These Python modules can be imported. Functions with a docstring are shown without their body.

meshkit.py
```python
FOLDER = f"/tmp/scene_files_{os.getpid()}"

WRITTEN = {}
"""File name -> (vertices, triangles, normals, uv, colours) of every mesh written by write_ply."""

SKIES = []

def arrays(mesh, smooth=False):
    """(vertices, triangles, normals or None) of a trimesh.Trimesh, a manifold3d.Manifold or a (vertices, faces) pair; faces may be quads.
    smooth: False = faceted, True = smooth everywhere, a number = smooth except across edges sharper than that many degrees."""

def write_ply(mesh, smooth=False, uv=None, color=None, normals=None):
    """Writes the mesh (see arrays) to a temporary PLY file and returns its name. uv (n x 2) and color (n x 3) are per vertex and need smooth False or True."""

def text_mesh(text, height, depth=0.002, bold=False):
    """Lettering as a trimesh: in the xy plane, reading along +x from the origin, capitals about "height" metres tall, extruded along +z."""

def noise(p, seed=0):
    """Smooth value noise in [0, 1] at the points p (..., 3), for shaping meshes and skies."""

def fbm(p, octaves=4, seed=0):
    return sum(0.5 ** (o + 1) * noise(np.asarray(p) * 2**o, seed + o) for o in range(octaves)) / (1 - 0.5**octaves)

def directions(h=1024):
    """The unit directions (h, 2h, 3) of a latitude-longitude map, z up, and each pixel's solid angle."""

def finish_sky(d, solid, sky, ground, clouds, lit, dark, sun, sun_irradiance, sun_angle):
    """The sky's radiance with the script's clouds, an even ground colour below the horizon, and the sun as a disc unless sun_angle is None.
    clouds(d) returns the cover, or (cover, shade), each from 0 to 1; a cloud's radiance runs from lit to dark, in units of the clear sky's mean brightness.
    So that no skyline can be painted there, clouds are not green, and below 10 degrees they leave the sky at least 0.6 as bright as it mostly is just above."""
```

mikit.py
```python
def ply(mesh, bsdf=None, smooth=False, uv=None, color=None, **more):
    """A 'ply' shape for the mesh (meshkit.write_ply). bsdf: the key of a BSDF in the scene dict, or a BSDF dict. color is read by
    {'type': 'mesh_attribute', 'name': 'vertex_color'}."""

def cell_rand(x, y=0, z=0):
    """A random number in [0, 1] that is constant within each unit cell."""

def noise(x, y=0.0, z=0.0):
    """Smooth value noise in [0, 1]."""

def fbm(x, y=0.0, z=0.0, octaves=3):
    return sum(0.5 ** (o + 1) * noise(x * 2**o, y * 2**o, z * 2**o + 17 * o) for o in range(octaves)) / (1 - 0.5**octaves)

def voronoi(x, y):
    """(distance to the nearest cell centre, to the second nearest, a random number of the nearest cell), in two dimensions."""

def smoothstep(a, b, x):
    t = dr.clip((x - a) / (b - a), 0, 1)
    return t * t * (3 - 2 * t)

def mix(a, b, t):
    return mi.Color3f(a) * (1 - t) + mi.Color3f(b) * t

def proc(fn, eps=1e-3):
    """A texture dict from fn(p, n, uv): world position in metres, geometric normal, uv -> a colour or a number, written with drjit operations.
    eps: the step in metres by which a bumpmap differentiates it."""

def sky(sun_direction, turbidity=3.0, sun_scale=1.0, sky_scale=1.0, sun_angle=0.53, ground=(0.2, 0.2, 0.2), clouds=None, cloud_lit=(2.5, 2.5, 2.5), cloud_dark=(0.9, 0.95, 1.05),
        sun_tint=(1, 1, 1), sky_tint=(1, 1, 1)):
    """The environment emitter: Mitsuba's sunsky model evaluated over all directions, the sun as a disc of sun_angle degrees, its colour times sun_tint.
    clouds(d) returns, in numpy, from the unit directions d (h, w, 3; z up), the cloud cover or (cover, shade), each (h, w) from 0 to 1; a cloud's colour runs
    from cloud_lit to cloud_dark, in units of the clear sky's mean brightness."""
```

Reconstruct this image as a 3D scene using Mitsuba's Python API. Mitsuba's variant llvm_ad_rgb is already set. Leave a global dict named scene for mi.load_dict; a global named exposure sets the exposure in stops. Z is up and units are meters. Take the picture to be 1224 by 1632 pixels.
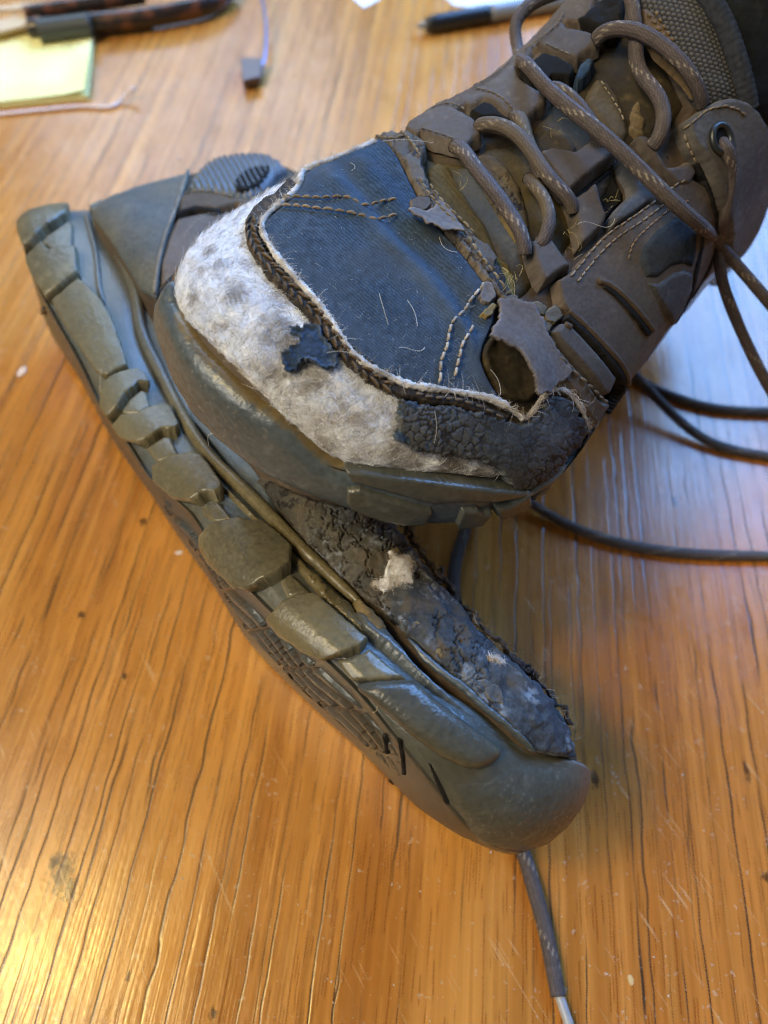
"""Two worn hiking boots, one lying on its side and the other laid across it, on a varnished wooden table by a window."""
import math, random
import numpy as np, trimesh, mitsuba as mi, mikit, meshkit
import drjit as dr
from scipy.interpolate import CubicSpline
from scipy.spatial import Delaunay, cKDTree
from shapely.geometry import Polygon, LineString, Point
from shapely import contains_xy
from mikit import proc, ply

T = mi.ScalarTransform4f
scene, labels = {}, {}
exposure = 0.66

# ---------------------------------------------------------------- camera
CAM_Z, TILT, FOC, FW, FH = 0.30, math.radians(60), 1228.0, 1224, 1632
EYE = np.array([0, 0, CAM_Z])
FWD = np.array([0, math.cos(TILT), -math.sin(TILT)])
UPV = np.array([0, math.sin(TILT), math.cos(TILT)])
RGT = np.array([1.0, 0, 0])
scene['camera'] = dict(type='thinlens', fov=2 * math.degrees(math.atan(FW / 2 / FOC)), fov_axis='x', near_clip=0.01, far_clip=20.0,
    aperture_radius=0.0015, focus_distance=0.215, to_world=T().look_at(origin=EYE.tolist(), target=(EYE + FWD).tolist(), up=[0, 0, 1]))

# ---------------------------------------------------------------- light: a window across the table, a lamp up on the left, the dim room
def panel_light(pos, target, w, h, rgb):
    return dict(type='rectangle', to_world=T().look_at(origin=list(pos), target=list(target), up=[0, 0.01, 1]) @ T().scale([w / 2, h / 2, 1]),
        emitter=dict(type='area', radiance=dict(type='rgb', value=list(rgb))))
scene['window_light'] = panel_light((0.80, 1.30, 1.02), (0.05, 0.15, 0.05), 1.30, 0.98, (2.1, 4.9, 11.0))
scene['window_pane'] = panel_light((-0.40, 1.60, 1.05), (0.0, 0.2, 0.05), 0.75, 0.9, (1.7, 2.4, 3.4))
labels['window_pane'] = dict(label='second dimmer window pane at the far left across the room', category='window')
scene['side_fill'] = panel_light((-1.25, -0.35, 1.65), (-0.05, 0.12, 0.05), 1.3, 1.2, (4.4, 4.3, 4.0))  # broad light added from the left, its source unseen
labels['side_fill'] = dict(label='broad soft light added at the left of the table, source unseen', category='window')
scene['lamp_light'] = panel_light((-0.66, 0.00, 1.30), (-0.10, 0.03, 0.0), 0.19, 0.19, (40.0, 28.0, 8.4))
scene['room_light'] = dict(type='constant', radiance=dict(type='rgb', value=[0.06, 0.058, 0.056]))
labels['window_light'] = dict(label='pale window pane across the room beyond the table', category='window')
labels['lamp_light'] = dict(label='warm lamp panel above the table', category='lamp')

# ---------------------------------------------------------------- helpers
def ray(u, v):
    u, v = np.asarray(u, float), np.asarray(v, float)
    return ((u - FW / 2) / FOC)[..., None] * RGT - ((v - FH / 2) / FOC)[..., None] * UPV + FWD

def on_level(pts, z=0.0):
    """Points of the level plane at height z (table top: 0) at the places the photograph shows."""
    p = np.asarray(pts, float); r = ray(p[:, 0], p[:, 1]); t = (np.asarray(z) - CAM_Z) / r[:, 2]
    return EYE + t[:, None] * r

def at_depth(pts, d):
    p = np.asarray(pts, float)
    return EYE + ray(p[:, 0], p[:, 1]) * np.asarray(d, float).reshape(-1, 1)

def project(P):
    q = np.asarray(P) - EYE; d = q @ FWD
    return np.stack([FW / 2 + FOC * (q @ RGT) / d, FH / 2 - FOC * (q @ UPV) / d], -1)

def unit(a):
    return a / (np.linalg.norm(a, axis=-1, keepdims=True) + 1e-12)

def fb(P, freq, octaves=3, seed=0):
    return meshkit.fbm(np.asarray(P) * freq + 40.0, octaves, seed)

def lerp(a, b, t):
    t = np.asarray(t)[..., None]
    return np.asarray(a, float) * (1 - t) + np.asarray(b, float) * t

def sstep(a, b, x):
    t = np.clip((np.asarray(x) - a) / (b - a), 0, 1)
    return t * t * (3 - 2 * t)

def net(nr, nc, text):
    return np.array(text.split(), float).reshape(nr, nc, 3) * 1e-4

def spline(pts, step):
    """A smooth curve through the points, sampled every step (in the units of the points)."""
    p = np.asarray(pts, float)
    d = np.r_[0, np.cumsum(np.linalg.norm(np.diff(p, axis=0), axis=1))]
    keep = np.r_[True, np.diff(d) > 1e-9]; p, d = p[keep], d[keep]
    c = CubicSpline(d, p) if len(p) > 2 else None
    s = np.linspace(0, d[-1], max(2, int(d[-1] / step) + 1))
    return c(s) if c is not None else p[0] + (p[1] - p[0]) * (s / d[-1])[:, None]

def dense(pts, step):
    p = np.asarray(pts, float); out = []
    for a, b in zip(p, np.roll(p, -1, 0)):
        n = max(1, int(np.linalg.norm(b - a) / step)); out.append(a + (b - a) * (np.arange(n) / n)[:, None])
    return np.vstack(out)

class Surface:
    """A closed-in-columns grid of points, refined, that parts are laid onto."""
    def __init__(self, grid, rows, cols, ends=True):
        nr, nc = grid.shape[:2]
        g = CubicSpline(np.arange(nc + 1), np.concatenate([grid, grid[:, :1]], 1), axis=1, bc_type='periodic')(np.arange(cols) * nc / cols)
        self.g = g = CubicSpline(np.arange(nr), g, axis=0)(np.linspace(0, nr - 1, rows)) if rows != nr else g
        self.set(g)
    def set(self, g):
        rows, cols = g.shape[:2]; self.g = g
        i, j = np.arange(rows - 1)[:, None], np.arange(cols)[None]
        a, b, c, d = i * cols + j, i * cols + (j + 1) % cols, (i + 1) * cols + (j + 1) % cols, (i + 1) * cols + j
        self.f = np.concatenate([np.stack([a, b, c], -1).reshape(-1, 3), np.stack([a, c, d], -1).reshape(-1, 3)])
        self.v = g.reshape(-1, 3)
        m = trimesh.Trimesh(self.v, self.f, process=False)
        n = np.cross(self.v[self.f[:, 1]] - self.v[self.f[:, 0]], self.v[self.f[:, 2]] - self.v[self.f[:, 0]])
        mid = self.v[self.f].mean(1); ctr = g.mean(1)[np.minimum(self.f[:, 0] // cols, rows - 1)]
        if ((mid - ctr) * n).sum() < 0:
            self.f = self.f[:, ::-1].copy(); n = -n
            m = trimesh.Trimesh(self.v, self.f, process=False)
        vn = np.zeros_like(self.v)
        for k in range(3): np.add.at(vn, self.f[:, k], n)
        self.n = unit(vn); self.m = m; self.tree = {}
    def hit(self, o, d):
        """First hits of rays from the point o: positions, smooth normals, and whether they hit."""
        d = unit(d); P = np.zeros_like(d); N = np.tile([0, 0, 1.0], (len(d), 1)); ok = np.zeros(len(d), bool)
        tri, idx, loc = self.m.ray.intersects_id(np.broadcast_to(o, d.shape), d, return_locations=True, multiple_hits=False)
        if len(idx):
            t = self.f[tri]; A, B, Cc = self.v[t[:, 0]], self.v[t[:, 1]], self.v[t[:, 2]]
            w = trimesh.triangles.points_to_barycentric(np.stack([A, B, Cc], 1), loc)
            P[idx] = loc; N[idx] = unit(w[:, :1] * self.n[t[:, 0]] + w[:, 1:2] * self.n[t[:, 1]] + w[:, 2:] * self.n[t[:, 2]]); ok[idx] = True
        if (~ok).any():                         # beyond the outline: the nearest point of the outline
            key = tuple(np.round(o, 6))
            if key not in self.tree:
                q = unit(self.v - o); front = ((self.n * q).sum(1) < 0.1)
                self.tree[key] = (cKDTree(q[front]), np.nonzero(front)[0])
            tr, ids = self.tree[key]; k = ids[tr.query(d[~ok])[1]]
            P[~ok] = self.v[k]; N[~ok] = self.n[k]
        return P, N, ok
    def on(self, pts):
        p = np.asarray(pts, float); return self.hit(EYE, ray(p[:, 0], p[:, 1]))[:2]

def view_plane(eye, centre):
    f = unit(centre - eye); r = unit(np.cross(f, [0, 0, 1.0])); u = np.cross(r, f)
    return f, r, u, np.linalg.norm(centre - eye)

def patch(surf, outline, eye=None, thick=0.0, base=-0.003, bevel=0.0015, res=0.0004, rag=0.0, relief=None, colour=None, seed=0, smooth_outline=False, line_width=None, edge_pow=1.0, soften=0):
    """A piece laid onto a surface: outline in photograph pixels or points of space; thick above the surface in its middle and base at its rim.
    relief(P, N, d, q) adds height, d being the distance to the rim; colour(P, N, d, q) gives its base colour."""
    eye = EYE if eye is None else np.asarray(eye, float); rng = np.random.default_rng(seed)
    o = np.asarray(outline, float)
    if smooth_outline:
        o = spline(np.vstack([o, o[:1]]) if line_width is None else o, 4.0 if o.shape[1] == 2 else 0.0008)
    P3 = surf.on(dense(o, 5) if line_width is None else o)[0] if o.shape[1] == 2 else o
    f, r, u, D = view_plane(eye, P3.mean(0))
    flat = lambda P: np.stack([(P - eye) @ r / ((P - eye) @ f), (P - eye) @ u / ((P - eye) @ f)], -1) * D
    poly = Polygon(flat(P3)) if line_width is None else LineString(flat(P3)).buffer(line_width / 2, cap_style=2)
    poly = poly.buffer(0)
    if poly.geom_type != 'Polygon': poly = max(poly.geoms, key=lambda g: g.area)
    ring = np.asarray(poly.exterior.segmentize(res).coords)[:-1]
    if rag:
        s = ring * 1.0; t = unit(np.roll(ring, -1, 0) - np.roll(ring, 1, 0)); nn = np.stack([t[:, 1], -t[:, 0]], -1)
        z = np.c_[ring, np.full(len(ring), seed * 1.7)]
        ring = ring + nn * rag * ((fb(z, 260, 3, seed) - .5) * 2 + (fb(z, 900, 2, seed + 5) - .5) * 1.0 + (fb(z, 2600, 2, seed + 6) - .5) * .7)[:, None]
        poly = Polygon(ring).buffer(0)
        if poly.geom_type != 'Polygon': poly = max(poly.geoms, key=lambda g: g.area)
        ring = np.asarray(poly.exterior.segmentize(res).coords)[:-1]
    x0, y0, x1, y1 = poly.bounds
    xs, ys = np.meshgrid(np.arange(x0, x1, res), np.arange(y0, y1, res * .87)); xs[1::2] += res / 2
    q = np.c_[xs.ravel(), ys.ravel()] + rng.normal(0, res * .08, (xs.size, 2))
    inner = poly.buffer(-res * .5)
    q = q[contains_xy(inner, q[:, 0], q[:, 1])] if not inner.is_empty else q[:0]
    q = np.vstack([ring, q])
    tri = Delaunay(q).simplices; c = q[tri].mean(1); tri = tri[contains_xy(poly, c[:, 0], c[:, 1])]
    P, N, ok = surf.hit(eye, q[:, :1] / D * r + q[:, 1:] / D * u + f)
    d = cKDTree(np.asarray(poly.exterior.segmentize(res / 2).coords)).query(q)[0]
    d[:len(ring)] = 0
    prof = np.clip(d / bevel, 0, 1); prof = np.sqrt(np.clip(1 - (1 - prof) ** 2, 0, 1)) ** edge_pow
    h = base + (thick - base) * prof
    if soften:                              # rounds off the ridge lines of the height over the piece
        from scipy.sparse import coo_matrix
        e = np.vstack([tri[:, [0, 1]], tri[:, [1, 2]], tri[:, [2, 0]]]); e = np.vstack([e, e[:, ::-1]])
        W = coo_matrix((np.ones(len(e)), (e[:, 0], e[:, 1])), shape=(len(q), len(q))).tocsr(); W.data[:] = 1; deg = np.maximum(np.asarray(W.sum(1)).ravel(), 1); h0 = h[:len(ring)].copy()
        for _ in range(soften):
            h = .4 * h + .6 * (W @ h) / deg; h[:len(ring)] = h0
    if relief is not None: h = h + relief(P, N, d, q)
    V = P + N * h[:, None]
    if (~ok).any():                         # beyond the outline: keep only what stays close
        e = np.linalg.norm(P[tri] - P[np.roll(tri, 1, 1)], axis=2).max(1); tri = tri[~((e > 9 * res) & (~ok[tri]).any(1))]
    fn = np.cross(V[tri[:, 1]] - V[tri[:, 0]], V[tri[:, 2]] - V[tri[:, 0]])
    flip = (fn * N[tri[:, 0]]).sum(1) < 0; tri[flip] = tri[flip][:, ::-1]
    used = np.unique(tri); re = np.full(len(V), -1); re[used] = np.arange(len(used))
    col = None if colour is None else np.clip(np.broadcast_to(colour(P, N, d, q), V.shape), 0.002, 0.95)[used]
    return (V[used], re[tri]), col

def tube(path, radius, ring=10, closed_ends=True, bumps=None):
    """A tube along the path (n, 3); radius a number or one per point; bumps(s, angle) multiplies it. Returns vertices, faces, s and angle of each vertex."""
    p = np.asarray(path, float); n = len(p); t = unit(np.gradient(p, axis=0))
    a = np.cross(t[0], [0.3, 0.2, 0.93]); a = unit(a); A = [a]
    for k in range(1, n):
        a = a - t[k] * (a @ t[k]); a = unit(a); A.append(a)
    A = np.array(A); B = np.cross(t, A)
    s = np.r_[0, np.cumsum(np.linalg.norm(np.diff(p, axis=0), axis=1))]
    th = np.arange(ring) * 2 * np.pi / ring
    S, TH = np.meshgrid(s, th, indexing='ij'); R = np.broadcast_to(np.asarray(radius, float).reshape(-1, 1), S.shape)
    if bumps is not None: R = R * bumps(S, TH)
    V = p[:, None] + R[..., None] * (np.cos(TH)[..., None] * A[:, None] + np.sin(TH)[..., None] * B[:, None])
    i, j = np.arange(n - 1)[:, None], np.arange(ring)[None]
    b, c, d, e = i * ring + j, i * ring + (j + 1) % ring, (i + 1) * ring + (j + 1) % ring, (i + 1) * ring + j
    F = np.concatenate([np.stack([b, c, d], -1).reshape(-1, 3), np.stack([b, d, e], -1).reshape(-1, 3)])
    V = V.reshape(-1, 3)
    if closed_ends:
        V = np.vstack([V, p[:1], p[-1:]]); k = np.arange(ring); m = n * ring
        F = np.vstack([F, np.stack([(k + 1) % ring, k, np.full(ring, m)], 1), np.stack([(n - 1) * ring + k, (n - 1) * ring + (k + 1) % ring, np.full(ring, m + 1)], 1)])
        S, TH = np.r_[S.ravel(), s[0], s[-1]], np.r_[TH.ravel(), 0, 0]
    return V, F, S.ravel(), TH.ravel()

def join(parts):
    """One mesh of many (vertices, faces[, colours])."""
    V, F, Cc, at = [], [], [], 0
    for p in parts:
        V.append(p[0]); F.append(np.asarray(p[1]) + at); at += len(p[0])
        if len(p) > 2: Cc.append(p[2])
    return np.vstack(V), np.vstack(F), (np.vstack(Cc) if Cc else None)

def key_of(parent, name):
    k = f'{parent}__{name}' if parent else name
    base, i = k, 0
    while k in scene or k in labels and not parent:
        i += 1; k = f'{base}_{i:03d}'
    return k

def add(name, mesh, bsdf, parent=None, colour=None, smooth=True, label=None, kind=None, category=None, group=None):
    k = key_of(parent, name)
    scene[k] = ply((np.asarray(mesh[0]), np.asarray(mesh[1])), bsdf, smooth=smooth, color=colour)
    said = {a: b for a, b in (('label', label), ('kind', kind), ('category', category), ('group', group)) if b}
    if said: labels[k] = said
    return k

def rounded_box(size, r):
    import manifold3d as mf
    s = np.asarray(size) / 2 - r
    pts = np.array([[x, y, z] for x in (-1, 1) for y in (-1, 1) for z in (-1, 1)]) * s
    m = mf.Manifold.batch_hull([mf.Manifold.sphere(r, 16).translate(p.tolist()) for p in pts]).to_mesh()
    return m.vert_properties[:, :3].copy(), m.tri_verts.copy()

# ---------------------------------------------------------------- materials
VC = {'type': 'mesh_attribute', 'name': 'vertex_color'}
def painted(key, rough, spec=0.5, bump=None, scale=1.0, eps=2e-4, **more):
    b = dict(type='principled', base_color=VC, roughness=rough, specular=spec, **more)
    if bump is not None: b = {'type': 'bumpmap', 'texture': proc(bump, eps), 'scale': scale, 'bsdf': b}
    scene[key] = {'type': 'twosided', 'bsdf': b}
painted('leather', 0.72, 0.28, bump=lambda p, n, uv: mikit.fbm(p.x * 1400, p.y * 1400, p.z * 1400, 3) * 0.00016 + mikit.noise(p.x * 2600, p.y * 2600, p.z * 2600) * 0.00006)
painted('nubuck', 0.92, 0.12, bump=lambda p, n, uv: mikit.noise(p.x * 3000, p.y * 3000, p.z * 3000) * 0.00020)
painted('rubber', 0.34, 0.6, bump=lambda p, n, uv: mikit.fbm(p.x * 1300, p.y * 1300, p.z * 1300, 3) * 0.00016)
painted('fibre', 0.9, 0.15)
painted('thread', 0.7, 0.3)
painted('gloss', 0.25, 0.5)
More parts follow.
